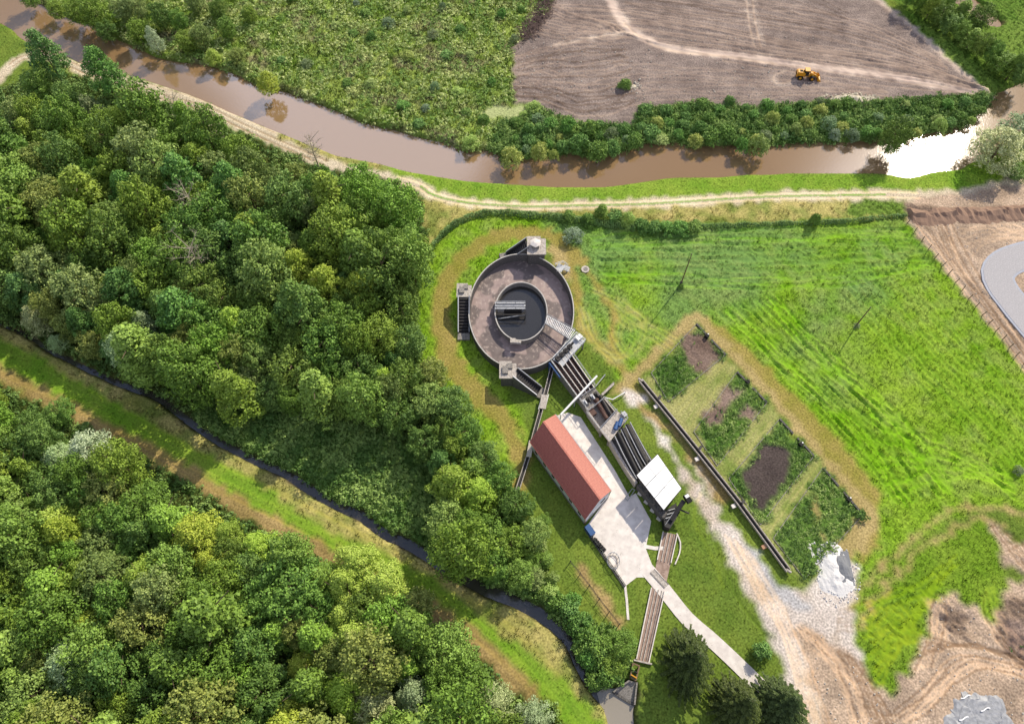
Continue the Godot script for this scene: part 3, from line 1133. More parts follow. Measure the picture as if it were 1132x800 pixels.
const RIM := 3.2
func build_tank() -> void:
	var o := oval(517.8, 634.7, 280.3, 407.8, RIM)
	var c: Vector3 = o[0]
	var rx: float = o[1]
	var rz: float = o[2]
	var t := thing("settling_tank", "large round concrete settling tank with drained brown floor beside the red-roofed building", "tank")
	var st := new_st()
	ring(st, c, rx, rz, 0.3, -0.4, RIM - 0.1)
	obj("outer_wall", st, M.dark_concrete, t)
	st = new_st()
	ring(st, c, rx + 0.04, rz + 0.04, 0.24, RIM - 0.1, RIM + 0.06)
	obj("coping", st, M.rim_concrete, t)
	# floor: caked sludge, wet in places
	var f := noise(101, 0.09, 3)
	var f2 := noise(102, 0.5, 3)
	var f3 := noise(103, 0.25, 2)
	var arr := []
	arr.resize(Mesh.ARRAY_MAX)
	var v := PackedVector3Array()
	var nn := PackedVector3Array()
	var cc := PackedColorArray()
	var ix := PackedInt32Array()
	var rings := 46
	var seg := 220
	for a in rings + 1:
		for b in seg:
			var e := 0.38 + 0.615 * a / rings
			var p := c + Vector3(cos(TAU * b / seg) * rx * e, 0, sin(TAU * b / seg) * rz * e)
			p.y = 0.35 + f2.get_noise_2d(p.x, p.z) * 0.05
			v.append(p)
			nn.append(Vector3(f2.get_noise_2d(p.x + 40, p.z) * 0.25, 1, f2.get_noise_2d(p.x, p.z + 40) * 0.25).normalized())
			var w := smoothstep(0.0, 0.09, f.get_noise_2d(p.x, p.z))
			var col := lin(110, 98, 95).lerp(lin(152, 134, 128), w)
			var flake := smoothstep(0.28, 0.5, f2.get_noise_2d(p.x * 1.7, p.z * 1.7) + 0.4 * f3.get_noise_2d(p.x, p.z))
			col = col.lerp(lin(188, 172, 162), flake * 0.55)
			cc.append(Color(pow(col.r, 1 / 2.2), pow(col.g, 1 / 2.2), pow(col.b, 1 / 2.2)))
	for a in rings:
		for b in seg:
			var k := a * seg + b
			var k2 := a * seg + (b + 1) % seg
			ix.append_array(PackedInt32Array([k, k + seg, k2 + seg, k, k2 + seg, k2]))
	arr[Mesh.ARRAY_VERTEX] = v
	arr[Mesh.ARRAY_NORMAL] = nn
	arr[Mesh.ARRAY_COLOR] = cc
	arr[Mesh.ARRAY_INDEX] = ix
	var am := ArrayMesh.new()
	am.add_surface_from_arrays(Mesh.PRIMITIVE_TRIANGLES, arr)
	var fm := StandardMaterial3D.new()
	fm.resource_name = "caked_sludge"
	fm.vertex_color_use_as_albedo = true
	fm.vertex_color_is_srgb = true
	fm.roughness = 0.7
	mesh_node("sludge_floor", am, fm, t)
	o = oval(546.8, 605.2, 311.6, 376.4, 2.4)
	var ic: Vector3 = o[0]
	var irx: float = o[1]
	var irz: float = o[2]
	st = new_st()
	ring(st, ic, irx, irz, 0.28, -0.3, 2.3, 72)
	obj("inner_wall", st, M.old_concrete, t)
	st = new_st()
	ring(st, ic, irx + 0.04, irz + 0.04, 0.22, 2.3, 2.44, 72)
	obj("inner_coping", st, M.rim_concrete, t)
	var wm := water_mat("tank_water", Color8(40, 38, 36), 0.2, 0.12)
	mesh_node("inner_water", disc(ic, irx - 0.2, irz - 0.2, 0.75), wm, t)
	st = new_st()
	tube(st, P(567, 378, 2.6), P(576, 379, 2.6), 0.45)
	bx(st, P(567, 377, 2.6), Vector3(1.3, 0.9, 1.2))
	obj("drain_fitting", st, M.concrete, t)
	for q in [[597, 292, 606, 296], [606, 296, 609, 298], [628, 345, 632, 352]]:
		st = new_st()
		bar(st, P(q[0], q[1], 0.5), P(q[2], q[3], 0.5), 0.3, 0.3)
		obj("floor_pipe", st, M.old_concrete, t)

	# walkway over the inner basin
	var g := thing("inlet_gantry", "grey steel gantry with plank deck reaching over the dark inner basin", "gantry")
	for k in 3:
		st = new_st()
		var dz := k * 0.75 - 0.75
		var q := P(564, 337.5, 3.1)
		bx(st, q + Vector3(0, -0.08 * k, dz), Vector3(7.6, 0.16, 0.5))
		obj("deck_plank", st, M.galvanized, g)
	st = new_st()
	var a1 := P(549, 340, 3.1)
	var b1 := P(580.5, 340, 3.1)
	for q in [a1, b1]:
		for dz in [1.9, -1.2]:
			bar(st, q + Vector3(0, 0, dz), Vector3(q.x, 0.5, q.z + dz), 0.22, 0.22)
	bar(st, Vector3(a1.x, 0.9, a1.z + 1.9), Vector3(b1.x, 0.9, b1.z + 1.9), 0.22, 0.22)
	bar(st, Vector3(a1.x, 2.9, a1.z + 1.9), Vector3(b1.x, 2.9, b1.z + 1.9), 0.22, 0.22)
	obj("frame", st, M.dark_steel, g)
	st = new_st()
	bar(st, Vector3(a1.x + 0.3, 1.0, a1.z + 1.95), Vector3(b1.x, 2.9, b1.z + 1.95), 0.2, 0.2)
	obj("brace", st, M.galvanized, g)
	st = new_st()
	rail(st, PackedVector3Array([a1 + Vector3(0, 0, -1.3), b1 + Vector3(0, 0, -1.3)]), 1.0, 1.9, 0.06)
	obj("handrail", st, M.galvanized, g)
	st = new_st()
	rail(st, PackedVector3Array([a1 + Vector3(0, 0, 0.5), b1 + Vector3(0, 0, 0.5)]), 1.0, 1.9, 0.06)
	obj("handrail", st, M.galvanized, g)
	st = new_st()
	bx(st, P(567, 344, 1.6), Vector3(4.4, 1.2, 0.7))
	obj("gear_housing", st, M.dark_steel, g)

	# footbridge to the edge
	g = thing("footbridge", "narrow footbridge with white treads from inner basin to tank edge", "footbridge")
	var pa := [P(604.5, 349, 3.0), P(636, 366, 3.6)]
	var pb := [P(602.5, 357, 3.0), P(630, 375, 3.6)]
	st = new_st()
	bar(st, pa[0], pa[1], 0.2, 0.35)
	bar(st, pb[0], pb[1], 0.2, 0.35)
	obj("girder", st, M.galvanized, g)
	for k in 18:
		st = new_st()
		var e := (k + 0.5) / 18.0
		bar(st, (pa[0] as Vector3).lerp(pa[1], e) + Vector3(0, 0.2, 0), (pb[0] as Vector3).lerp(pb[1], e) + Vector3(0, 0.2, 0), 0.2, 0.06)
		obj("tread", st, M.white_paint, g)
	st = new_st()
	rail(st, PackedVector3Array(pa), 1.1, 1.2, 0.05)
	obj("handrail", st, M.galvanized, g)
	st = new_st()
	rail(st, PackedVector3Array(pb), 1.1, 1.2, 0.05)
	obj("handrail", st, M.galvanized, g)

	# the three stair towers round the tank
	stair_tower("concrete stair tower with capped hut at the river end of the tank", 582.5, 261, 604, 281, 5.2, Vector3(-1, 0, 0.2), 5.4, 3.2, true, Vector3(0, 0, -1.1))
	stair_tower("narrow concrete stair tower against the tank wall facing the wood", 505, 313, 521, 328, 4.8, Vector3(0.0, 0, 1), 8.0, 3.0, false)
	stair_tower("concrete stair tower with white-edged flight between tank and red-roofed building", 552, 399, 571, 418, 4.8, Vector3(1, 0, 0.5), 6.4, 2.8, false)

	# small steel stair at the rim
	g = thing("rim_stair", "small grey steel stair with white handrails at the tank rim", "steps")
	st = new_st()
	var q0 := P(619, 296, 2.6)
	bx(st, q0, Vector3(1.9, 0.14, 2.2), Basis(Vector3.UP, -0.5))
	for s in 6:
		bx(st, q0 + Vector3(1.0 + s * 0.28, -0.3 - s * 0.36, -0.5 - s * 0.1).rotated(Vector3.UP, 0.0), Vector3(0.34, 0.08, 1.6), Basis(Vector3.UP, -0.5))
	obj("step", st, M.galvanized, g)
	st = new_st()
	rail(st, PackedVector3Array([q0 + Vector3(-0.8, 0, 1.3), q0 + Vector3(1.0, 0, 0.9), q0 + Vector3(2.6, -2.0, 0.2)]), 1.1, 1.0, 0.06)
	obj("handrail", st, M.white_paint, g)
	st = new_st()
	rail(st, PackedVector3Array([q0 + Vector3(-1.2, 0, -0.7), q0 + Vector3(0.8, 0, -1.4), q0 + Vector3(2.2, -2.0, -1.8)]), 1.1, 1.0, 0.06)
	obj("handrail", st, M.white_paint, g)
	for d in [Vector3(-0.8, 0, 0.8), Vector3(0.7, 0, 0.7), Vector3(0.6, 0, -0.9), Vector3(-0.9, 0, -0.8)]:
		st = new_st()
		var w: Vector3 = q0 + d
		tube(st, Vector3(w.x, 0, w.z), w, 0.09)
		obj("leg", st, M.dark_steel, g)

	# round cover in the meadow beside it
	g = thing("manhole_cover", "weathered round concrete manhole in the grass beside the tank", "manhole")
	st = new_st()
	var m0 := P(647, 298)
	tube(st, m0 + Vector3(0, -0.2, 0), m0 + Vector3(0, 0.3, 0), 1.1)
	obj("shaft", st, M.stone, g)
	st = new_st()
	tube(st, m0 + Vector3(0.1, 0.3, 0), m0 + Vector3(0.1, 0.36, 0), 0.6)
	obj("lid", st, M.old_concrete, g)

func stair_tower(label: String, u0: float, v0: float, u1: float, v1: float, h: float, d: Vector3, long: float, wide: float, hut: bool, off := Vector3.ZERO) -> void:
	var g := thing("stair_tower", label, "stair tower", Vector3.ZERO, 0.0, "stair towers round the settling tank")
	var a := P(u0, v0, h)
	var b := P(u1, v1, h)
	var c := (a + b) / 2.0
	var sx := b.x - a.x
	var sz := b.z - a.z
	d = d.normalized()
	var s := Vector3(-d.z, 0, d.x)
	var st := new_st()
	bx(st, Vector3(c.x, (h - 0.35) / 2.0 - 0.2, c.z), Vector3(sx - 0.7, h - 0.35 + 0.4, sz - 0.7))
	obj("shaft", st, M.dark_concrete, g)
	st = new_st()
	bx(st, Vector3(c.x - sx * 0.14, h - 0.17, c.z), Vector3(sx * 0.72, 0.36, sz))
	bx(st, Vector3(c.x + sx * 0.36, h - 0.3, c.z + sz * 0.05), Vector3(sx * 0.27, 0.34, sz * 0.86))
	obj("deck_slab", st, M.concrete, g)
	st = new_st()
	if hut:
		bx(st, Vector3(c.x - 0.3, h + 0.6, c.z + 0.1), Vector3(1.9, 1.2, 2.0))
		obj("hut", st, M.old_concrete, g)
		st = new_st()
		var cap := CylinderMesh.new()
		cap.top_radius = 0.5
		cap.bottom_radius = 1.5
		cap.height = 0.5
		cap.radial_segments = 6
		cap.rings = 1
		app(st, cap, Transform3D(Basis.IDENTITY, Vector3(c.x - 0.3, h + 1.45, c.z + 0.1)))
		obj("cap", st, M.pale_concrete, g)
	else:
		bx(st, Vector3(c.x - sx * 0.15, h + 0.28, c.z + sz * 0.05), Vector3(sx * 0.34, 0.55, sz * 0.42))
		bx(st, Vector3(c.x + sx * 0.12, h + 0.2, c.z - sz * 0.2), Vector3(sx * 0.3, 0.4, sz * 0.3))
		obj("valve_box", st, M.old_concrete, g)
	# the flight down beside the tank
	var half := sx * 0.5 if absf(d.x) > absf(d.z) else sz * 0.5
	var top := c + off + d * (half - 0.1) + Vector3(0, -0.2, 0)
	var foot := top + d * long
	foot.y = 0.0
	st = new_st()
	var n := 12
	for k in n:
		var e0 := top.lerp(foot, (k + 0.5) / n)
		var hh := e0.y + 0.2
		bx(st, Vector3(e0.x, hh / 2.0 - 0.1, e0.z), Vector3(long / n * 1.02, hh, wide - 0.6), dir_basis(d))
	obj("stair_flight", st, M.dark_steel, g)
	for k in [-1.0, 1.0]:
		st = new_st()
		var o2: Vector3 = s * (wide / 2.0 - 0.15) * k
		var p0 := top + o2 + Vector3(0, 0.75, 0)
		var p1 := foot + o2 + Vector3(0, 1.1, 0)
		var w := s * 0.14
		var dn0 := Vector3(p0.x, -0.3, p0.z)
		var dn1 := Vector3(p1.x, -0.3, p1.z)
		quad(st, p0 + w, p1 + w, dn1 + w, dn0 + w)
		quad(st, p1 - w, p0 - w, dn0 - w, dn1 - w)
		quad(st, p0 - w, p1 - w, p1 + w, p0 + w)
		quad(st, p1 + w, p1 - w, dn1 - w, dn1 + w)
		quad(st, p0 - w, p0 + w, dn0 + w, dn0 - w)
		obj("parapet", st, M.dark_concrete, g)
		st = new_st()
		bar(st, p0 + Vector3(0, 0.06, 0), p1 + Vector3(0, 0.06, 0), 0.2, 0.1)
		obj("parapet_edge", st, M.galvanized if k < 0 else M.white_wall, g)
	st = new_st()
	bx(st, foot + d * 0.9 + Vector3(0, 0.25, 0), Vector3(1.8, 0.5, wide), dir_basis(d))
	obj("foot_slab", st, M.old_concrete, g)

# ---------------------------------------------------------------- screw pumps
func screw(st: SurfaceTool, a: Vector3, b: Vector3, r: float, pitch: float) -> void:
	tube(st, a, b, r * 0.45)
	var bs := dir_basis(b - a)
	var l := a.distance_to(b)
	var n := int(l / pitch * 12.0)
	for k in n:
		var t0 := l * k / n
		var t1 := l * (k + 1) / n
		var f0 := TAU * t0 / pitch
		var f1 := TAU * t1 / pitch
		var e0 := bs.y * cos(f0) + bs.z * sin(f0)
		var e1 := bs.y * cos(f1) + bs.z * sin(f1)
		var q0 := a + bs.x * t0
		var q1 := a + bs.x * t1
		quad(st, q0 + e0 * r * 0.4, q0 + e0 * r, q1 + e1 * r, q1 + e1 * r * 0.4)

func build_pumps() -> void:
	# platform along the tank edge
	var g := thing("edge_platform", "grey walkway platform with handrails along the tank rim above the screw pumps", "platform")
	var st := new_st()
	slab(st, pts("611,397 637,369 647,377 622,405", 3.7), 0.3)
	obj("deck", st, M.galvanized, g)
	st = new_st()
	rail(st, pts("611,397 637,369 647,377", 3.75), 1.1, 1.3, 0.055)
	obj("handrail", st, M.white_paint, g)
	st = new_st()
	rail(st, pts("630,395 647,377", 3.75), 1.1, 1.3, 0.055)
	obj("handrail", st, M.white_paint, g)
	for q in [[612, 398], [636, 371], [645, 378], [624, 403], [632, 392]]:
		st = new_st()
		var w := P(q[0], q[1], 3.5)
		bar(st, Vector3(w.x, -0.3, w.z), w, 0.35, 0.35)
		obj("support_post", st, M.old_concrete, g)
	for k in 4:
		var w := P(616.5 + k * 4.4, 396.5 - k * 4.4, 4.2)
		st = new_st()
		bx(st, w, Vector3(0.9, 0.9, 1.1), Basis(Vector3.UP, 0.7))
		tube(st, w + Vector3(0, 0.3, 0), w + Vector3(0.9, 0.5, -0.9), 0.3)
		obj("gear_motor", st, M.dark_steel, g)
	st = new_st()
	bx(st, P(640, 373, 4.1), Vector3(1.6, 0.8, 1.2), Basis(Vector3.UP, 0.75))
	obj("control_cabinet", st, M.white_paint, g)

	# four screws between pale dividing walls
	g = thing("screw_pump_trough", "row of brown screws between pale walls running down from the tank", "pump trough")
	var ua := P(610, 399.5, 3.5)
	var ub := P(629, 388.5, 3.5)
	var la := P(640, 440.5, 2.6)
	var lb := P(657, 429, 2.6)
	for k in 5:
		var e := k / 4.0
		st = new_st()
		var a := ua.lerp(ub, e)
		var b := la.lerp(lb, e)
		bar(st, a + Vector3(0, 0.25, 0), b + Vector3(0, 0.25, 0), 0.22 if k in [0, 4] else 0.15, 0.3)
		obj("dividing_wall", st, M.pale_concrete, g)
	for k in 4:
		var e := (k + 0.5) / 4.0
		st = new_st()
		screw(st, ua.lerp(ub, e) + Vector3(0, -0.4, 0), la.lerp(lb, e) + Vector3(0, -0.4, 0), 0.6, 0.9)
		obj("screw", st, M.rusty_steel, g)
	st = new_st()
	for e in [0.0, 1.0]:
		var a := ua.lerp(ub, e)
		var b := la.lerp(lb, e)
		var d := Vector3(0, -0.1, 0)
		var s := (lb - la).normalized() * (0.12 if e > 0 else -0.12)
		quad(st, a + d + s, b + d + s, Vector3(b.x, -0.3, b.z) + s, Vector3(a.x, -0.3, a.z) + s)
		quad(st, b + d - s, a + d - s, Vector3(a.x, -0.3, a.z) - s, Vector3(b.x, -0.3, b.z) - s)
	quad(st, ua + Vector3(0, -1.1, 0), ub + Vector3(0, -1.1, 0), lb + Vector3(0, -1.1, 0), la + Vector3(0, -1.1, 0))
	quad(st, la + Vector3(0, 0, 0), lb + Vector3(0, 0, 0), Vector3(lb.x, -0.3, lb.z), Vector3(la.x, -0.3, la.z))
	obj("trough", st, M.old_concrete, g)
	st = new_st()
	rail(st, PackedVector3Array([ua + Vector3(-0.3, 0.3, 0.1), la + Vector3(-0.3, 0.3, 0.1)]), 1.1, 1.4, 0.06)
	obj("handrail", st, M.galvanized, g)
	st = new_st()
	bar(st, ua + Vector3(-0.5, -0.2, 0.3), la.lerp(ua, 0.6) + Vector3(-0.5, -0.2, 0.3), 0.35, 0.35)
	tube(st, ua + Vector3(-0.5, -0.2, 0.3), Vector3(ua.x - 0.5, 0, ua.z + 0.6), 0.22)
	obj("cable_tray", st, M.blue_paint, g)
	st = new_st()
	rail(st, PackedVector3Array([ub + Vector3(0.3, 0.3, -0.1), lb + Vector3(0.3, 0.3, -0.1)]), 1.1, 1.4, 0.05)
	obj("handrail", st, M.galvanized, g)

	# planted bank beside the screws, with its end wall
	g = thing("retaining_wall", "grey retaining wall at the foot of the weedy patch beside the screws", "wall")
	st = new_st()
	bar(st, P(665, 437, 0.7), P(678.5, 424, 0.7), 0.35, 1.6)
	obj("stem", st, M.old_concrete, g)
	st = new_st()
	bar(st, P(665, 437, 1.55), P(678.5, 424, 1.55), 0.45, 0.12)
	obj("capping", st, M.concrete, g)

	# machinery where the screws end
	g = thing("inlet_chamber", "cluttered chamber with dark gear boxes at the lower end of the screws", "pump chamber")
	st = new_st()
	slab(st, pts("640,441 658,429 668,441 650,455", 2.5), 2.9)
	obj("chamber_block", st, M.old_concrete, g)
	for k in 4:
		st = new_st()
		var w := P(646 + k * 4.3, 444 - k * 2.8, 2.9)
		bx(st, w, Vector3(0.7, 0.8, 1.0), Basis(Vector3.UP, 0.6))
		tube(st, w + Vector3(0.1, 0.4, 0), w + Vector3(0.5, 0.4, 0.8), 0.28)
		obj("gear_box", st, M.dark_steel if k % 2 else M.galvanized, g)
	st = new_st()
	rail(st, pts("640,441 650,455 668,441", 2.55), 1.1, 1.0, 0.05)
	obj("handrail", st, M.galvanized, g)
	st = new_st()
	rail(st, pts("640,441 658,429", 2.55), 1.1, 1.0, 0.05)
	obj("handrail", st, M.galvanized, g)

	g = thing("inlet_channel", "open concrete channel with thick brown pipes between chamber and high platform", "channel")
	st = new_st()
	for q in [["650,455 664,475", 0.28], ["668,441 681,457", 0.28]]:
		var l := pts(q[0], 2.4)
		bar(st, l[0] + Vector3(0, -1.2, 0), l[1] + Vector3(0, -1.2, 0), q[1], 3.2)
	slab(st, pts("651,454 667,442 681,457 665,474", 1.3), 1.6)
	obj("channel_wall", st, M.concrete, g)
	for k in 2:
		st = new_st()
		var a := P(659 + k * 4.6, 442 - k * 3.4, 2.5)
		var b := P(671 + k * 4.6, 463 - k * 3.4, 2.9)
		tube(st, a, b, 0.55)
		tube(st, a + Vector3(-0.1, 0.1, -0.2), a + (b - a).normalized() * 0.4, 0.7)
		obj("pipe", st, M.rusty_steel if k == 0 else M.dark_steel, g)
	st = new_st()
	bx(st, P(655, 456, 2.2), Vector3(1.3, 1.0, 1.6), Basis(Vector3.UP, 0.6))
	obj("sluice_gate", st, M.rusty_steel, g)
	st = new_st()
	rail(st, pts("668,440 682,456", 3.9), 1.0, 1.2, 0.05)
	obj("handrail", st, M.galvanized, g)
	st = new_st()
	rail(st, pts("648,456 663,475", 4.0), 1.0, 1.6, 0.05)
	obj("handrail", st, M.galvanized, g)

	# high concrete platform
	g = thing("pump_platform", "high concrete platform on legs carrying two blue motors", "platform")
	st = new_st()
	slab(st, pts("663,474.5 682,453.5 693,463 674,488.5", 4.0), 0.45)
	obj("deck", st, M.concrete, g)
	for q in [[665, 475], [682, 456], [690, 463], [674, 485]]:
		st = new_st()
		var w := P(q[0], q[1], 3.6)
		bar(st, Vector3(w.x, -0.3, w.z), w, 0.5, 0.5)
		obj("leg", st, M.old_concrete, g)
	st = new_st()
	slab(st, pts("666,475 682,458 689,464 674,484", 2.2), 2.4)
	obj("base_block", st, M.dark_concrete, g)
	for k in 2:
		st = new_st()
		var w := P(681.5 + k * 4.2, 470.5 - k * 3.6, 4.5)
		tube(st, w + Vector3(-0.35, 0, 0.9), w + Vector3(0.35, 0, -0.9), 0.48)
		bx(st, w + Vector3(0, -0.3, 0), Vector3(0.6, 0.5, 1.2), Basis(Vector3.UP, -0.4))
		obj("motor", st, M.blue_paint, g)
	st = new_st()
	bx(st, P(690, 458.5, 4.0), Vector3(1.0, 1.2, 1.2), Basis(Vector3.UP, 0.6))
	rail(st, pts("686,456 694,463 690,469", 4.0), 1.0, 0.8, 0.05)
	obj("side_gallery", st, M.galvanized, g)
	st = new_st()
	rail(st, pts("674,488 663,474.5 682,453.5", 4.0), 1.0, 1.5, 0.045)
	obj("handrail", st, M.galvanized, g)

	# three covered screws down to the shelter
	g = thing("covered_screws", "three fat black tubes curving from the high platform under the white roof", "pump tubes")
	var lanes := [["683,478 692,495 702,514 709,527", 0], ["688,473.5 697,491 707,509.5 715,522", 1], ["693,469.5 702,486 713,506 722,519", 2]]
	for q in lanes:
		var l := pts(q[0], 3.6)
		for k in l.size():
			l[k].y = 3.6 - k * 0.35
		l = smooth_line(l, 0.9)
		st = new_st()
		for k in l.size() - 1:
			tube(st, l[k], l[k + 1] + (l[k + 1] - l[k]).normalized() * 0.08, 0.5)
		obj("tube", st, M.rubber, g)
		for k in range(0, l.size() - 1, 2):
			var dd := (l[k + 1] - l[k]).normalized()
			st = new_st()
			tube(st, l[k] - dd * 0.06, l[k] + dd * 0.06, 0.54)
			obj("hoop", st, M.dark_steel, g)
	st = new_st()
	for q in ["679,483 688,501 698,519 705,530", "685.8,476 694.6,493.4 704.6,512 712,525", "690.6,471.6 699.6,489 710,508 719,521", "696,468 705,484 716,503 725,516"]:
		var l := pts(q, 2.9)
		for k in l.size():
			l[k].y = 3.3 - k * 0.35
		l = smooth_line(l, 1.2)
		for k in l.size() - 1:
			bar(st, l[k] + Vector3(0, 0.35, 0), l[k + 1] + Vector3(0, 0.35, 0), 0.16, 0.5)
	obj("lane_edge", st, M.galvanized, g)
	st = new_st()
	var wl := smooth_line(pts("675,487 685,504 696,522 704,534", 2.6), 1.5)
	for k in wl.size() - 1:
		bar(st, Vector3(wl[k].x, 1.1, wl[k].z), Vector3(wl[k + 1].x, 1.1, wl[k + 1].z), 0.6, 3.0)
	obj("side_wall", st, M.concrete, g)
	st = new_st()
	slab(st, level(pts("676,487 693,470 697,469 726,516 705,531", 1.9), 1.9), 2.2)
	obj("bed_slab", st, M.dark_concrete, g)

	# white pipe bridge and bent pipe
	g = thing("pipe_bridge", "white pipe slung across the screws on thin legs", "pipe")
	st = new_st()
	tube(st, P(619.7, 458.5, 4.2), P(660, 415.5, 4.2), 0.26)
	obj("pipe", st, M.white_paint, g)
	for q in [[620, 458], [636, 441], [658, 417]]:
		st = new_st()
		var w := P(q[0], q[1], 4.1)
		tube(st, Vector3(w.x, 0, w.z), w, 0.13)
		obj("leg", st, M.galvanized, g)
	g = thing("bent_pipe", "thin white pipe bent from the screw chamber towards the white gravel patch", "pipe")
	st = new_st()
	var bp := pts("664,438 677.5,441.5 691,433.5", 1.0)
	for k in 2:
		tube(st, bp[k], bp[k + 1], 0.14)
	obj("run", st, M.white_paint, g)
	for q in bp:
		st = new_st()
		tube(st, Vector3(q.x, 0, q.z), q, 0.1)
		obj("leg", st, M.galvanized, g)
	g = thing("side_pipe", "thin grey pipe crossing the weedy patch beside the screws", "pipe")
	st = new_st()
	bp = pts("656,430 669,414", 1.4)
	tube(st, bp[0], bp[1], 0.12)
	obj("run", st, M.galvanized, g)
	for q in bp:
		st = new_st()
		tube(st, Vector3(q.x, 0, q.z), q, 0.1)
		obj("leg", st, M.galvanized, g)

# ---------------------------------------------------------------- shelter over the screw ends
func build_shelter() -> void:
	var g := thing("roofed_shelter", "open shelter with bright white sheet roof over the black tubes", "shelter")
	var h := 6.0
	var a := P(704, 525, h)
	var b := P(727, 502, h)
	var c := P(753.5, 540, h)
	var d := P(734, 563.5, h)
	for i in 2:
		for j in 3:
			var st := new_st()
			var u0 := i / 2.0 + (0.01 if i else 0.0)
			var u1 := (i + 1) / 2.0 - (0.0 if i else 0.004)
			var v0 := j / 3.0 + 0.006
			var v1 := (j + 1) / 3.0 - 0.006
			var q := PackedVector3Array()
			for w in [[u0, v0], [u1, v0], [u1, v1], [u0, v1]]:
				var e: Vector3 = a.lerp(b, w[0]).lerp(d.lerp(c, w[0]), w[1])
				e.y += 0.1 - absf(w[0] - 0.5) * 0.2
				q.append(e)
			slab(st, q, 0.12)
			obj("roof_panel", st, M.white_sheet, g)
	var st := new_st()
	for q in [[a, d], [b, c], [a, b], [d, c]]:
		bar(st, q[0] + Vector3(0, -0.25, 0), q[1] + Vector3(0, -0.25, 0), 0.2, 0.3)
	obj("edge_beam", st, M.dark_steel, g)
	for i in 2:
		for j in 3:
			st = new_st()
			var e := a.lerp(b, 0.08 + i * 0.84).lerp(d.lerp(c, 0.08 + i * 0.84), 0.04 + j * 0.46)
			bar(st, Vector3(e.x, -0.2, e.z), Vector3(e.x, 5.75, e.z), 0.26, 0.26)
			obj("post", st, M.dark_steel, g)
	st = new_st()
	bx(st, (a + d) / 2.0 + Vector3(1.0, -4.6, 0.6), Vector3(9.0, 2.8, 1.4), dir_basis(d - a))
	bx(st, (b + c) / 2.0 + Vector3(-1.4, -4.8, 0.0), Vector3(9.0, 2.4, 1.6), dir_basis(d - a))
	obj("side_beam", st, M.dark_concrete, g)
	for k in 8:
		st = new_st()
		var e := a.lerp(d, 0.06 + k * 0.125) + Vector3(0, -0.35, 0)
		bar(st, e, a.lerp(d, 0.06 + (k + 1) * 0.125) + Vector3(-0.3, -1.2 if k % 2 else -0.3, 0.3), 0.14, 0.14)
		obj("truss", st, M.dark_steel, g)

	g = thing("platform_step", "row of small pale concrete steps along the shelter's yard side", "steps")
	for k in 4:
		st = new_st()
		var w := P(708 + k * 7.0, 545 + k * 9.2, 0.35)
		bx(st, w, Vector3(1.0, 0.7, 1.0), Basis(Vector3.UP, 0.9))
		obj("step", st, M.pale_concrete, g)

	g = thing("screening_machine", "black steel screening machine at the channel end of the white shelter", "machine")
	st = new_st()
	slab(st, pts("733,566 747,556 752,566 741,584 735,582", 2.6), 2.8)
	obj("housing", st, M.rubber, g)
	for k in 3:
		st = new_st()
		var w := P(741 + k * 1.6, 572 - k * 4.4, 2.9)
		bar(st, w + Vector3(-1.0, 0, 0.2), w + Vector3(1.4, 0, -0.5), 0.16, 0.16)
		obj("bar", st, M.galvanized, g)
	st = new_st()
	bar(st, P(742, 575, 3.0), P(756, 553, 4.4), 0.9, 0.5)
	tube(st, P(747, 561, 3.6), P(762, 567.5, 3.2), 0.2)
	obj("chute", st, M.dark_steel, g)
	st = new_st()
	rail(st, pts("735,581 741,572 749,560", 2.7), 1.0, 0.9, 0.05)
	obj("handrail", st, M.galvanized, g)
	g = thing("lamp_mast", "short mast with black floodlight box beside the screening machine", "floodlight")
	var lw := P(760, 551.5, 4.6)
	st = new_st()
	tube(st, Vector3(lw.x - 0.3, -0.2, lw.z + 0.3), lw, 0.13)
	obj("pole", st, M.dark_steel, g)
	st = new_st()
	bx(st, lw + Vector3(0, 0.2, 0), Vector3(1.1, 0.9, 1.9), Basis(Vector3.UP, 0.5))
	obj("box", st, M.black, g)
	st = new_st()
	bx(st, lw + Vector3(-0.15, 0.68, -0.45), Vector3(0.9, 0.08, 0.7), Basis(Vector3.UP, 0.5))
	obj("lid", st, M.white_paint, g)

	g = thing("gate_frame", "light grey rectangular gate frame lying at the yard edge by the shelter", "frame")
	st = new_st()
	var q := pts("691,551 699,540 702,541.5 694,553", 0.5)
	for k in 4:
		tube(st, q[k], q[(k + 1) % 4], 0.08)
	obj("bars", st, M.galvanized, g)
	for k in 4:
		st = new_st()
		tube(st, Vector3(q[k].x, 0.1, q[k].z), q[k], 0.08)
		obj("foot", st, M.galvanized, g)

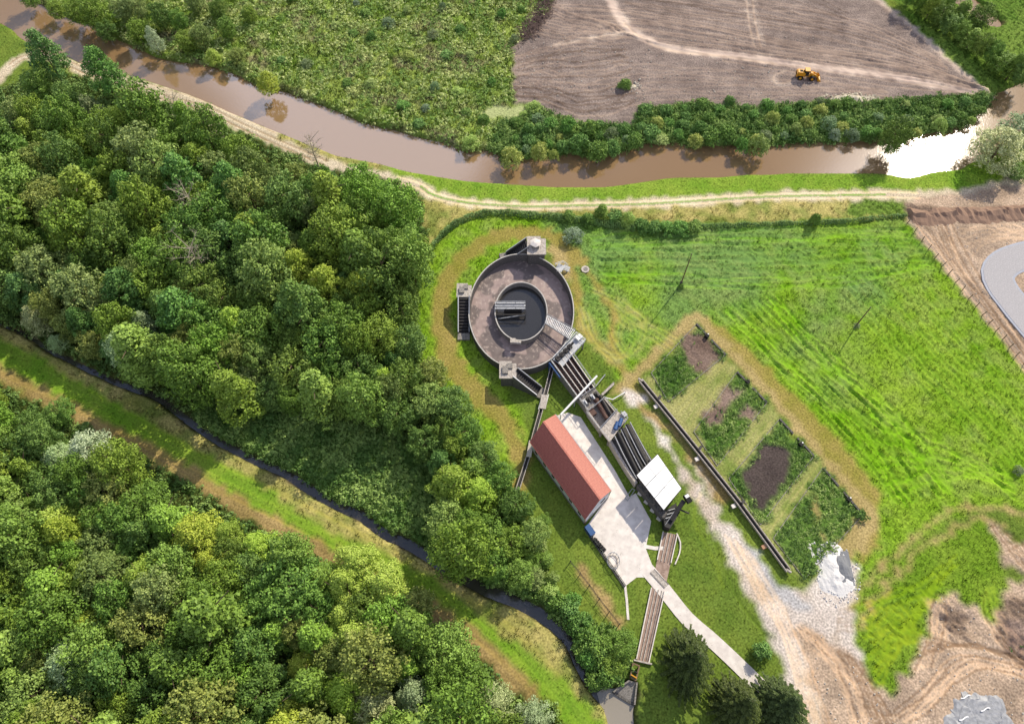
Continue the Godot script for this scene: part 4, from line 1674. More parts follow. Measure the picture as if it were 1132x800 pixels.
# ---------------------------------------------------------------- the red-roofed building
func build_house() -> void:
	var g := thing("pump_house", "long white building with red sheet roof beside the concrete yard", "building")
	var e := 4.8
	var r := 8.4
	var a := P(586, 488, e)      # eave, wood side, tank end
	var b := P(647.4, 573.6, e)  # eave, wood side, yard end
	var c := P(675.6, 542.4, e)
	var d := P(614, 458.4, e)
	var r0 := (a + d) / 2.0
	var r1 := (b + c) / 2.0
	r0.y = r
	r1.y = r
	var x := (b - a).normalized()
	var y := (d - a).normalized()
	# walls, set in under the eaves
	var wa := a + x * 0.2 + y * 0.32
	var wb := b - x * 0.12 + y * 0.32
	var wc := c - x * 0.12 - y * 0.32
	var wd := d + x * 0.2 - y * 0.32
	var st := new_st()
	var base := -0.3
	var ring4 := [wa, wb, wc, wd]
	for k in 4:
		var p: Vector3 = ring4[k]
		var q: Vector3 = ring4[(k + 1) % 4]
		var hi := Vector3(0, 0.35, 0)
		quad(st, q + hi, p + hi, Vector3(p.x, base, p.z), Vector3(q.x, base, q.z))
	var g0 := (wa + wd) / 2.0
	var g1 := (wb + wc) / 2.0
	g0.y = r - 0.25
	g1.y = r - 0.25
	tri(st, wa + Vector3(0, 0.35, 0), g0, wd + Vector3(0, 0.35, 0))
	tri(st, wc + Vector3(0, 0.35, 0), g1, wb + Vector3(0, 0.35, 0))
	obj("wall", st, M.white_wall, g)
	st = new_st()
	for k in 4:
		var p: Vector3 = ring4[k]
		var q: Vector3 = ring4[(k + 1) % 4]
		bar(st, Vector3(p.x, 0.2, p.z), Vector3(q.x, 0.2, q.z), 0.2, 0.9)
	obj("plinth", st, M.old_concrete, g)
	# roof slopes in stepped courses
	for s in 2:
		st = new_st()
		var e0: Vector3 = a if s == 0 else d
		var e1: Vector3 = b if s == 0 else c
		var n := 11
		for k in n:
			var t0 := float(k) / n
			var t1 := (k + 1.0) / n
			var p0 := e0.lerp(r0, t0) + Vector3(0, 0.17, 0)
			var p1 := e1.lerp(r1, t0) + Vector3(0, 0.17, 0)
			var q0 := e0.lerp(r0, t1) + Vector3(0, 0.02, 0)
			var q1 := e1.lerp(r1, t1) + Vector3(0, 0.02, 0)
			var dn := Vector3(0, -0.16, 0)
			if s == 0:
				quad(st, p0, q0, q1, p1)
				quad(st, p0, p1, p1 + dn, p0 + dn)
			else:
				quad(st, p0, p1, q1, q0)
				quad(st, p1, p0, p0 + dn, p1 + dn)
		# the ribs that run from ridge to eave
		var m := 44
		for k in m + 1:
			var t := float(k) / m
			bar(st, e0.lerp(e1, t) + Vector3(0, 0.17, 0), r0.lerp(r1, t) + Vector3(0, 0.1, 0), 0.08, 0.08)
		obj("roof_slope", st, M.roof_sheet, g)
	st = new_st()
	bar(st, r0 - x * 0.05 + Vector3(0, 0.12, 0), r1 + x * 0.05 + Vector3(0, 0.12, 0), 0.42, 0.1)
	obj("ridge_cap", st, M.roof_sheet, g)
	st = new_st()
	slab(st, PackedVector3Array([a + Vector3(0, -0.02, 0), b + Vector3(0, -0.02, 0), c + Vector3(0, -0.02, 0), d + Vector3(0, -0.02, 0)]), 0.06)
	obj("soffit", st, M.white_wall, g)
	for s in 2:
		st = new_st()
		var e0: Vector3 = (a - y * 0.1) if s == 0 else (d + y * 0.1)
		var e1: Vector3 = (b - y * 0.1) if s == 0 else (c + y * 0.1)
		tube(st, e0, e1, 0.11)
		tube(st, e1, Vector3(e1.x, 0.1, e1.z) + y * (0.5 if s == 0 else -0.5), 0.07)
		obj("gutter", st, M.galvanized if s else M.roof_sheet, g)
	# openings
	var ga := wb.lerp(wc, 0.72)
	st = new_st()
	for k in 5:
		bar(st, Vector3(ga.x, 3.2 + k * 0.26, ga.z) - y * 0.7 + x * 0.06, Vector3(ga.x, 3.2 + k * 0.26, ga.z) + y * 0.7 + x * 0.06, 0.12, 0.14)
	obj("louvre", st, M.dark_steel, g)
	ga = wb.lerp(wc, 0.26)
	st = new_st()
	bar(st, Vector3(ga.x, 1.15, ga.z) - y * 0.55 + x * 0.05, Vector3(ga.x, 1.15, ga.z) + y * 0.55 + x * 0.05, 0.1, 2.1)
	obj("door", st, M.galvanized, g)
	for s in 2:
		for k in 6:
			var t := 0.1 + k * 0.16
			var w: Vector3 = wa.lerp(wb, t) if s == 0 else wd.lerp(wc, t)
			var out := -y if s == 0 else y
			st = new_st()
			bar(st, Vector3(w.x, 2.3, w.z) - x * 0.65 + out * 0.03, Vector3(w.x, 2.3, w.z) + x * 0.65 + out * 0.03, 0.1, 1.3)
			var fr := obj("window", st, M.white_paint, g)
			st = new_st()
			bar(st, Vector3(w.x, 2.3, w.z) - x * 0.55 + out * 0.07, Vector3(w.x, 2.3, w.z) + x * 0.55 + out * 0.07, 0.06, 1.1)
			obj("pane", st, M.glass, fr)

	# things standing by the corner of the yard
	g = thing("skip_container", "blue steel container at the yard corner of the red-roofed building", "container")
	var ca := P(652, 586.5, 0.9)
	st = new_st()
	var cb := dir_basis(x)
	bx(st, ca, Vector3(2.3, 1.6, 1.2), cb)
	obj("body", st, M.blue_paint, g)
	st = new_st()
	for k in 4:
		bx(st, ca + x * (-0.9 + k * 0.6), Vector3(0.1, 1.62, 1.28), cb)
	obj("rib", st, M.blue_paint, g)
	st = new_st()
	bx(st, ca + Vector3(0, 0.84, 0), Vector3(2.4, 0.08, 1.3), cb)
	obj("lid", st, M.blue_paint, g)
	g = thing("hose_reel_rack", "black pump set of coiled tubes behind the yard railing", "pump set")
	for k in 5:
		st = new_st()
		var w := P(658 + k * 2.2, 597 + k * 2.6, 0.75)
		var tor := TorusMesh.new()
		tor.inner_radius = 0.28
		tor.outer_radius = 0.62
		tor.rings = 14
		tor.ring_segments = 6
		app(st, tor, Transform3D(Basis(Vector3(0, 0, 1), PI / 2).rotated(Vector3.UP, -0.9), w))
		obj("coil", st, M.rubber, g)
	st = new_st()
	bar(st, P(656, 595, 0.3), P(669, 609, 0.3), 0.9, 0.25)
	obj("skid", st, M.dark_steel, g)
	g = thing("shaft_railing", "round pale shaft ringed by a white railing at the yard edge", "railed shaft")
	var sc := P(677.5, 620.5, 0.0)
	st = new_st()
	ring(st, sc, 1.05, 1.35, 0.25, 0.0, 0.45, 28)
	obj("shaft_wall", st, M.concrete, g)
	mesh_node("cover", disc(sc, 0.9, 1.15, 0.3, 28), M.pale_concrete, g)
	st = new_st()
	var lp := PackedVector3Array()
	for k in 15:
		lp.append(sc + Vector3(cos(TAU * k / 14) * 1.35, 0.1, sin(TAU * k / 14) * 1.75))
	rail(st, lp, 1.1, 0.6, 0.05)
	obj("railing", st, M.galvanized, g)
	g = thing("yard_railing", "black railing with white pickets along the yard edge above the lawn", "railing")
	var f0 := P(648, 585, 0.05)
	var f1 := P(691, 648, 0.05)
	for k in [0.15, 1.2]:
		st = new_st()
		bar(st, f0 + Vector3(0, k, 0), f1 + Vector3(0, k, 0), 0.1, 0.1)
		obj("bar", st, M.black, g)
	for k in 49:
		st = new_st()
		var w := f0.lerp(f1, k / 48.0)
		bar(st, w, w + Vector3(0, 1.25, 0), 0.11, 0.11)
		obj("picket", st, M.white_paint if k % 8 else M.black, g)
	st = new_st()
	bar(st, f0 + Vector3(-0.22, 0.0, 0.15), f1 + Vector3(-0.22, 0.0, 0.15), 0.3, 0.35)
	obj("kerb", st, M.dark_concrete, g)

# ---------------------------------------------------------------- troughs and channels
func trough(g: Node3D, l: PackedVector3Array, w: float, h: float, mat_edge: Material, mat_in: Material, legs: float) -> void:
	for k in l.size() - 1:
		var a := l[k]
		var b := l[k + 1]
		var s := (b - a).cross(Vector3.UP).normalized() * w / 2.0
		var st := new_st()
		bar(st, a + s, b + s, 0.16, h)
		obj("side_wall", st, mat_edge, g)
		st = new_st()
		bar(st, a - s, b - s, 0.16, h)
		obj("side_wall", st, mat_edge, g)
		st = new_st()
		bar(st, a + Vector3(0, -h * 0.4, 0), b + Vector3(0, -h * 0.4, 0), w - 0.1, 0.12)
		obj("bottom", st, mat_in, g)
		var n := maxi(1, int(a.distance_to(b) / legs))
		for j in n:
			var q := a.lerp(b, (j + 0.5) / n)
			if q.y - h * 0.5 > 0.2:
				st = new_st()
				bx(st, Vector3(q.x, (q.y - h * 0.5) / 2.0 - 0.1, q.z), Vector3(w * 0.8, q.y - h * 0.5 + 0.2, 0.4), dir_basis(b - a).rotated(Vector3.UP, PI / 2))
				obj("support", st, M.old_concrete, g)

func build_channels() -> void:
	var g := thing("sludge_channel", "long narrow black channel with pale rims along the four drying beds", "channel")
	trough(g, pts("708,420 760,484 815,553 872,631", 1.0), 0.95, 0.7, M.concrete, M.rubber, 4.0)
	var st := new_st()
	for q in [[708, 420], [872, 631]]:
		bx(st, P(q[0], q[1], 1.0), Vector3(1.2, 0.75, 0.35), Basis(Vector3.UP, -0.65))
	obj("end_wall", st, M.concrete, g)
	for q in [[726, 441], [771, 497], [818, 557]]:
		st = new_st()
		var w := P(q[0], q[1], 1.1)
		bx(st, w + Vector3(0.7, 0, -0.4), Vector3(0.9, 0.9, 0.6), Basis(Vector3.UP, 0.9))
		obj("outlet_gate", st, M.dark_steel, g)
	var where := ["nearest the white gravel patch", "second from the white gravel patch", "second from the gravel heap", "nearest the gravel heap"]
	var k := 0
	for q in [[725, 449.5], [770.5, 507.5], [811, 559.5], [844.5, 604.5]]:
		g = thing("concrete_block", "small %s block beside the black sludge channel, %s" % ["pale concrete" if k < 3 else "tan", ["closest to the white gravel patch", "second from the white gravel patch", "third from the white gravel patch", "closest to the gravel heap"][k]], "block", Vector3.ZERO, 0.0, "blocks along the sludge channel")
		st = new_st()
		bx(st, P(q[0], q[1], 0.35), Vector3(0.9, 0.8, 0.9), Basis(Vector3.UP, 0.4))
		obj("body", st, M.stone if k < 3 else M.brick_block, g)
		st = new_st()
		bx(st, P(q[0], q[1], 0.79), Vector3(0.75, 0.1, 0.75), Basis(Vector3.UP, 0.4))
		obj("top", st, M.pale_concrete if k < 3 else M.brick_block, g)
		k += 1

	g = thing("overflow_trough", "narrow dark trough from the tank past the red-roofed building into the wood", "trough")
	trough(g, pts("611,404 603,436 594,468 586,498 571,545", 1.3), 0.8, 0.6, M.concrete, M.rubber, 5.0)
	st = new_st()
	var w := P(601, 444, 1.75)
	bx(st, w, Vector3(1.5, 0.16, 3.6), Basis(Vector3.UP, -0.15))
	obj("cover_slab", st, M.concrete, g)
	st = new_st()
	bx(st, P(586, 496, 1.75), Vector3(1.1, 0.18, 4.0), Basis(Vector3.UP, -0.17))
	obj("cover_slab", st, M.stone, g)
	for q in [0.0, 1.0]:
		st = new_st()
		for s in 26:
			var e := P(603, 436, 1.62).lerp(P(599, 452, 1.62), s / 25.0)
			bx(st, e + Vector3(-0.75 + q * 1.5, 0, 0), Vector3(0.18, 0.1, 0.1))
		obj("stud", st, M.white_paint, g)

	# outfall channel: two lanes between low walls
	g = thing("outfall_channel", "straight two-lane concrete channel running under the road to the brook", "channel")
	var a0 := P(733, 588, 0.0)
	var a1 := P(703.5, 728.5, 0.0)
	var b0 := P(748.5, 591, 0.0)
	var b1 := P(717, 733, 0.0)
	st = new_st()
	slab(st, PackedVector3Array([a0 + Vector3(0, 0.1, 0), b0 + Vector3(0, 0.1, 0), b1 + Vector3(0, 0.1, 0), a1 + Vector3(0, 0.1, 0)]), 0.5)
	obj("bed", st, M.lane_bed, g)
	for q in [[0.0, 0.2, M.pale_concrete, 0.55], [0.3, 0.16, M.concrete, 0.34], [0.55, 0.16, M.concrete, 0.4], [0.8, 0.12, M.old_concrete, 0.3], [1.0, 0.2, M.pale_concrete, 0.55]]:
		for s in 2:
			st = new_st()
			var p: Vector3 = a0.lerp(b0, q[0]).lerp(a1.lerp(b1, q[0]), 0.0 if s == 0 else 0.46)
			var p2: Vector3 = a0.lerp(b0, q[0]).lerp(a1.lerp(b1, q[0]), 0.235 if s == 0 else 1.0)
			var hh: float = q[3]
			bar(st, p + Vector3(0, hh / 2.0, 0), p2 + Vector3(0, hh / 2.0, 0), q[1], hh)
			obj("lane_wall", st, q[2], g)
	st = new_st()
	bar(st, a1 + Vector3(-0.6, 0.3, 0.2), b1 + Vector3(0.6, 0.3, 0.2), 0.3, 0.7)
	obj("end_wall", st, M.concrete, g)
	st = new_st()
	var sk := smooth_line(pts("748,590 752,600 751,612 746,624"), 1.0)
	for s in sk.size() - 1:
		bar(st, sk[s] + Vector3(0, 0.2, 0), sk[s + 1] + Vector3(0, 0.2, 0), 0.25, 0.5)
	obj("wing_wall", st, M.pale_concrete, g)

	g = thing("sluice_gate", "yellow-brown timber sluice frame where the outfall channel meets the brook", "sluice")
	st = new_st()
	var sl := pts("697,748 700,733 707,736 703,752", 0.8)
	for s in 4:
		bar(st, sl[s], sl[(s + 1) % 4], 0.28, 0.28)
		bar(st, Vector3(sl[s].x, -1.0, sl[s].z), sl[s], 0.24, 0.24)
	obj("frame", st, M.wood, g)
	st = new_st()
	bar(st, sl[0].lerp(sl[1], 0.5) + Vector3(0, -0.3, 0), sl[3].lerp(sl[2], 0.5) + Vector3(0, -0.3, 0), 0.15, 1.2)
	obj("gate_leaf", st, M.dark_steel, g)
	st = new_st()
	bar(st, sl[0].lerp(sl[1], 0.15) + Vector3(0, 0.4, 0), sl[3].lerp(sl[2], 0.15) + Vector3(0, 0.4, 0), 0.2, 0.2)
	obj("top_rail", st, M.yellow_paint, g)
	g = thing("outfall_apron", "dark concrete apron spreading from the sluice down to the brook", "apron")
	st = new_st()
	var ap := PackedVector3Array([P(696, 752, 0.05), P(704, 754, 0.05), P(701, 779, -0.9), P(678, 765, -0.9)])
	quad(st, ap[0], ap[1], ap[2], ap[3])
	obj("slope", st, M.old_concrete, g)
	st = new_st()
	bar(st, ap[3] + Vector3(0, -0.1, 0), ap[2] + Vector3(0, -0.1, 0), 0.5, 0.5)
	obj("sill", st, M.dark_concrete, g)
	st = new_st()
	bar(st, ap[0], ap[3] + Vector3(0, 0.5, 0), 0.3, 1.0)
	bar(st, ap[1], ap[2] + Vector3(0, 0.5, 0), 0.3, 1.0)
	obj("wing_wall", st, M.old_concrete, g)

# ---------------------------------------------------------------- building site, field edge
func mound(st: SurfaceTool, c: Vector3, rx: float, rz: float, h: float, seed_: int, n := 26) -> void:
	# an uneven heap
	var f := noise(seed_, 0.35, 3)
	var grid := []
	for j in n + 1:
		for i in n + 1:
			var x := (i * 2.0 / n - 1.0)
			var z := (j * 2.0 / n - 1.0)
			var e := clampf(1.0 - sqrt(x * x + z * z) * (1.12 + 0.5 * f.get_noise_2d(x * 3.0 + 20.0, z * 3.0)), -0.1, 1.0)
			var y := h * smoothstep(0.0, 1.0, e) * (1.0 + 0.35 * f.get_noise_2d(x * rx * 1.1, z * rz * 1.1)) - 0.12
			if e <= 0.0:
				y = -0.35
			grid.append(Vector3(x * rx, y, z * rz) + c)
	for j in n:
		for i in n:
			var k := j * (n + 1) + i
			quad(st, grid[k], grid[k + 1], grid[k + n + 2], grid[k + n + 1])

func boulder(st: SurfaceTool, c: Vector3, r: float) -> void:
	var b := Basis(Vector3(rng.randf() - 0.5, rng.randf() - 0.5, rng.randf() - 0.5).normalized(), rng.randf() * TAU)
	var o := []
	for k in 6:
		o.append(r * rng.randf_range(0.7, 1.2))
	var v := [b * Vector3(o[0], 0, 0), b * Vector3(-o[1], 0, 0), b * Vector3(0, o[2] * 0.8, 0), b * Vector3(0, -o[3] * 0.8, 0), b * Vector3(0, 0, o[4]), b * Vector3(0, 0, -o[5])]
	for f in [[2, 0, 4], [2, 4, 1], [2, 1, 5], [2, 5, 0], [3, 4, 0], [3, 1, 4], [3, 5, 1], [3, 0, 5]]:
		var p: Vector3 = v[f[0]] + c
		var q: Vector3 = v[f[1]] + c
		var w: Vector3 = v[f[2]] + c
		if (w - p).cross(q - p).dot((p + q + w) / 3.0 - c) < 0:
			tri(st, p, w, q)
		else:
			tri(st, p, q, w)

func build_site() -> void:
	wheel_loader()
	var g := thing("rubble_heap", "long heap of pale broken rubble at the lower edge of the ploughed field", "rubble heap")
	var st := new_st()
	var c := P(940, 109)
	mound(st, c + Vector3(0, 0, 0.6), 8.6, 3.2, 1.5, 5)
	obj("heap", st, M.rubble, g)
	st = new_st()
	for k in 170:
		var a := rng.randf() * TAU
		var e := sqrt(rng.randf())
		boulder(st, c + Vector3(cos(a) * e * 9.0, 0.9 * (1.0 - e), sin(a) * e * 3.4 + 0.5), rng.randf_range(0.2, 0.55))
	var s := obj("rubble", st, M.rubble, g)
	s.set_meta("kind", "stuff")
	g = thing("debris_pile", "small scatter of white debris beside the bush in the ploughed field", "debris")
	st = new_st()
	c = P(701, 96)
	for k in 46:
		var q := c + Vector3(rng.randfn() * 1.5, 0.15, rng.randfn() * 1.5)
		boulder(st, q, rng.randf_range(0.15, 0.5))
	s = obj("rubble", st, M.stone, g)
	s.set_meta("kind", "stuff")
	st = new_st()
	mound(st, c, 2.2, 2.0, 0.5, 8, 12)
	obj("heap", st, M.rubble, g)
	g = thing("brushwood_pile", "purple-brown brushwood heaped along the upper corner of the ploughed field", "brushwood")
	st = new_st()
	for j in 700:
		var e := rng.randf()
		var q := pts("604,-6 600,12 590,26 580,40")
		var w: Vector3 = q[0].lerp(q[1], e * 3.0) if e < 0.333 else (q[1].lerp(q[2], e * 3.0 - 1.0) if e < 0.667 else q[2].lerp(q[3], e * 3.0 - 2.0))
		w += Vector3(rng.randfn() * 1.5, rng.randf() * 0.9, rng.randfn() * 1.8)
		var d := Vector3(rng.randfn(), rng.randfn() * 0.35, rng.randfn()).normalized() * rng.randf_range(0.5, 1.5)
		bar(st, w - d, w + d, 0.1, 0.1)
	s = obj("branches", st, surf("brushwood", s8(86, 70, 66), s8(128, 108, 98), 0.95, 0.6), g)
	s.set_meta("kind", "stuff")
	st = new_st()
	mound(st, P(590, 26), 2.6, 5.0, 0.8, 44, 16)
	obj("heap", st, M.brushwood, g)
	# stones lying about in the field and on the site
	st = new_st()
	for k in 420:
		var u := rng.randf_range(568, 900)
		var v := rng.randf_range(40, 114)
		var q := P(u, v)
		if region_at(q.x, q.z) == PLOUGH:
			boulder(st, q + Vector3(0, 0.1, 0), rng.randf_range(0.1, 0.32))
	s = obj("field_stones", st, M.stone)
	tag(s, "pale stones scattered over the lower part of the ploughed field", "stones")
	s.set_meta("kind", "stuff")
	st = new_st()
	for k in 500:
		var q := P(rng.randf_range(900, 1132), rng.randf_range(640, 800)) if k % 2 else P(rng.randf_range(1003, 1132), rng.randf_range(205, 400))
		if region_at(q.x, q.z) in [SOIL, BANK]:
			boulder(st, q + Vector3(0, ground_at(q.x, q.z) + 0.04, 0), rng.randf_range(0.08, 0.28))
	s = obj("site_stones", st, M.stone)
	tag(s, "stones and clods lying on the bare soil of the building site", "stones")
	s.set_meta("kind", "stuff")

	g = thing("gravel_heap", "white gravel heap with a grey hollow beside the lowest drying bed", "gravel heap")
	st = new_st()
	c = P(924, 634)
	mound(st, c, 5.4, 8.4, 1.0, 12, 40)
	obj("heap", st, M.gravel_heap, g)
	st = new_st()
	mound(st, P(931, 628) + Vector3(0, 0.55, 0), 2.0, 3.6, 0.8, 14, 20)
	obj("grey_heap", st, M.grey_gravel, g)
	st = new_st()
	for k in 160:
		var a := rng.randf() * TAU
		var e := rng.randf_range(0.5, 0.95)
		boulder(st, c + Vector3(cos(a) * e * 5.4, 0.1, sin(a) * e * 7.4), rng.randf_range(0.1, 0.3))
	s = obj("loose_gravel", st, M.gravel_heap, g)
	s.set_meta("kind", "stuff")
	# white rim of the heap against the bed
	# the sheeted pit in the corner of the site
	g = thing("plastic_sheet", "wrinkled grey plastic sheet spread over bare soil at the site's corner", "sheet")
	var n := 60
	var q0 := [P(1062, 760), P(1108, 769), P(1140, 838), P(1022, 838)]
	var f := noise(55, 0.06, 3)
	var f2 := noise(56, 0.3, 2)
	st = new_st()
	var grid := []
	for j in n + 1:
		for i in n + 1:
			var e: Vector3 = (q0[0] as Vector3).lerp(q0[1], float(i) / n).lerp((q0[3] as Vector3).lerp(q0[2], float(i) / n), float(j) / n)
			var edge := minf(minf(i, n - i), minf(j, n - j)) / 6.0
			var fold := absf(f.get_noise_2d(e.x * 2.2 + e.z * 1.2, e.z * 0.5 - e.x * 0.4))
			e.x += f2.get_noise_2d(e.x, e.z) * 0.9
			e.z += f2.get_noise_2d(e.z + 90, e.x) * 0.9
			e.y = 0.32 + 0.5 * maxf(0.0, 0.16 - fold) * 3.0 + 0.05 * f2.get_noise_2d(e.x * 3.0, e.z * 3.0) - 0.5 * maxf(0.0, 1.0 - edge)
			grid.append(e)
	for j in n:
		for i in n:
			var k := j * (n + 1) + i
			quad(st, grid[k], grid[k + 1], grid[k + n + 2], grid[k + n + 1])
	obj("sheet", st, M.liner, g)
	for q in [[1068, 770, 0.9], [1090, 784, 1.3], [1066, 794, 1.0]]:
		st = new_st()
		var w := P(q[0], q[1], 0.5)
		var nn := 7
		for k in nn:
			var a := w + Vector3(k * 0.28 - 1.0, 0.05, 0.3 * sin(k * 0.6 + q[2]))
			var b := w + Vector3((k + 1) * 0.28 - 1.0, 0.05, 0.3 * sin((k + 1) * 0.6 + q[2]))
			bar(st, a, b, 0.2, 0.08)
		obj("torn_strip", st, M.white_sheet, g)
	# smooth grey haul road of the site, with its pale edge
	st = new_st()
	var hl := smooth_line(pts("1230,262 1160,277 1132,283 1112,291 1103,303 1108,318 1120,334 1136,354 1180,405"), 1.5)
	var wide := ribbon(hl, 8.4, 0.2)
	slab(st, wide, 0.6)
	struct("haul_road_edge", st.commit(), M.pale_gravel)
	st = new_st()
	slab(st, ribbon(hl, 7.2, 0.26), 0.3)
	struct("haul_road", st.commit(), M.road_grey)
	# torn-up bank between the river track and the site
	g = thing("earth_bank", "steep brown earth bank between the river track and the tan site", "bank")
	st = new_st()
	var l := smooth_line(pts("1004,236 1020,238 1045,236 1075,236 1105,235 1140,232 1200,226"), 0.8)
	var fb := noise(61, 0.3, 3)
	var m := l.size()
	var gr := []
	var cols := [[-2.0, 0.1], [-1.0, 0.9], [0.3, 1.15], [1.4, 0.75], [2.6, 0.3], [3.8, -0.15]]
	for k in m:
		for w in cols:
			var zz: float = w[0]
			var q := l[k] + Vector3(0, float(w[1]) * (1.0 + fb.get_noise_2d(k * 1.0, zz * 3.0)), zz + fb.get_noise_2d(k * 0.8, zz * 2.0 + 50.0) * 0.7)
			if k == 0:
				q.y = -0.2
			gr.append(q)
	var cn := cols.size()
	for k in m - 1:
		for w in cn - 1:
			var i := k * cn + w
			quad(st, gr[i], gr[i + cn], gr[i + cn + 1], gr[i + 1])
	obj("slope", st, surf("brown_earth", s8(124, 100, 84), s8(168, 138, 116), 0.97, 0.4, 0.06), g)

func wheel(g: Node3D, c: Vector3, r: float, w: float) -> void:
	var st := new_st()
	tube(st, c + Vector3(0, 0, -w / 2.0), c + Vector3(0, 0, w / 2.0), r)
	for k in 10:
		var a := TAU * k / 10.0
		bx(st, c + Vector3(cos(a) * r, sin(a) * r, 0), Vector3(0.2, 0.22, w), Basis(Vector3(0, 0, 1), a))
	var o := obj("wheel", st, M.rubber, g)
	st = new_st()
	tube(st, c + Vector3(0, 0, w / 2.0 - 0.02), c + Vector3(0, 0, w / 2.0 + 0.04), r * 0.5)
	tube(st, c + Vector3(0, 0, -w / 2.0 - 0.04), c + Vector3(0, 0, -w / 2.0 + 0.02), r * 0.5)
	obj("rim", st, M.yellow_paint, o)

func wheel_loader() -> void:
	# the bucket points along +x
	var g := thing("wheel_loader", "yellow articulated wheel loader parked on the ploughed field", "wheel loader", P(891, 86, 0.0), -0.12)
	g.scale = Vector3.ONE * 0.92
	var st := new_st()
	bx(st, Vector3(-2.1, 1.9, 0), Vector3(2.6, 1.1, 1.9))
	bx(st, Vector3(-2.2, 2.55, 0), Vector3(2.1, 0.3, 1.7))
	bx(st, Vector3(-3.35, 1.7, 0), Vector3(0.4, 1.3, 2.1))
	bx(st, Vector3(-1.6, 1.25, 0), Vector3(3.6, 0.5, 1.3))
	obj("engine_hood", st, M.yellow_paint, g)
	st = new_st()
	for k in 4:
		bx(st, Vector3(-3.58, 1.5 + k * 0.22, 0), Vector3(0.06, 0.1, 1.5))
	bx(st, Vector3(-2.2, 2.72, 0.0), Vector3(0.9, 0.05, 0.9))
	obj("grille", st, M.black, g)
	st = new_st()
	tube(st, Vector3(-1.5, 2.6, 0.5), Vector3(-1.5, 3.5, 0.5), 0.1)
	obj("exhaust", st, M.dark_steel, g)
	st = new_st()
	for q in [[-1.05, 0.75], [-1.05, -0.75], [0.25, 0.75], [0.25, -0.75]]:
		bar(st, Vector3(q[0], 1.9, q[1]), Vector3(q[0], 3.35, q[1]), 0.14, 0.14)
	bx(st, Vector3(-0.4, 1.85, 0), Vector3(1.5, 0.7, 1.7))
	obj("cab_frame", st, M.dark_steel, g)
	st = new_st()
	bx(st, Vector3(-0.4, 2.75, 0), Vector3(1.24, 1.1, 1.44))
	obj("cab_glass", st, M.glass, g)
	st = new_st()
	bx(st, Vector3(-0.4, 3.42, 0), Vector3(1.6, 0.16, 1.75))
	obj("cab_roof", st, M.yellow_paint, g)
	st = new_st()
	bx(st, Vector3(1.5, 1.3, 0), Vector3(2.2, 0.8, 1.1))
	bx(st, Vector3(1.3, 1.95, 0), Vector3(0.7, 0.9, 0.9))
	obj("front_frame", st, M.yellow_paint, g)
	for z in [-0.55, 0.55]:
		st = new_st()
		bar(st, Vector3(1.2, 2.35, z), Vector3(2.9, 1.6, z), 0.22, 0.42)
		bar(st, Vector3(2.9, 1.6, z), Vector3(3.7, 0.8, z), 0.22, 0.4)
		obj("lift_arm", st, M.yellow_paint, g)
		st = new_st()
		tube(st, Vector3(1.6, 1.4, z * 0.7), Vector3(2.9, 1.5, z * 0.7), 0.1)
		obj("ram", st, M.galvanized, g)
	for x in [-2.1, 1.7]:
		for z in [-1.15, 1.15]:
			wheel(g, Vector3(x, 0.85, z), 0.85, 0.62)
	for z in [-1.15, 1.15]:
		st = new_st()
		bx(st, Vector3(-2.1, 1.82, z), Vector3(1.7, 0.1, 0.66))
		bx(st, Vector3(-1.25, 1.55, z), Vector3(0.1, 0.6, 0.66), Basis(Vector3(0, 0, 1), 0.4))
		obj("mudguard", st, M.yellow_paint, g)
	st = new_st()
	var w := 1.45
	var prof := [Vector2(3.6, 1.5), Vector2(3.45, 0.9), Vector2(3.55, 0.35), Vector2(3.95, 0.12), Vector2(4.7, 0.08)]
	for k in prof.size() - 1:
		var a: Vector2 = prof[k]
		var b: Vector2 = prof[k + 1]
		bar(st, Vector3((a.x + b.x) / 2, (a.y + b.y) / 2, -w), Vector3((a.x + b.x) / 2, (a.y + b.y) / 2, w), a.distance_to(b) + 0.06, 0.08) if false else quad(st, Vector3(a.x, a.y, -w), Vector3(a.x, a.y, w), Vector3(b.x, b.y, w), Vector3(b.x, b.y, -w))
		quad(st, Vector3(a.x - 0.1, a.y - 0.05, w), Vector3(a.x - 0.1, a.y - 0.05, -w), Vector3(b.x - 0.1, b.y - 0.06, -w), Vector3(b.x - 0.1, b.y - 0.06, w))
	for z in [-w, w]:
		for k in prof.size() - 1:
			tri(st, Vector3(prof[k].x, prof[k].y, z), Vector3(prof[k + 1].x, prof[k + 1].y, z), Vector3(4.3, 0.7, z))
	obj("bucket", st, M.yellow_paint, g)
	st = new_st()
	for k in 7:
		bx(st, Vector3(4.78, 0.1, -w + 0.1 + k * (2.0 * w - 0.2) / 6.0), Vector3(0.3, 0.08, 0.12))
	obj("teeth", st, M.dark_steel, g)

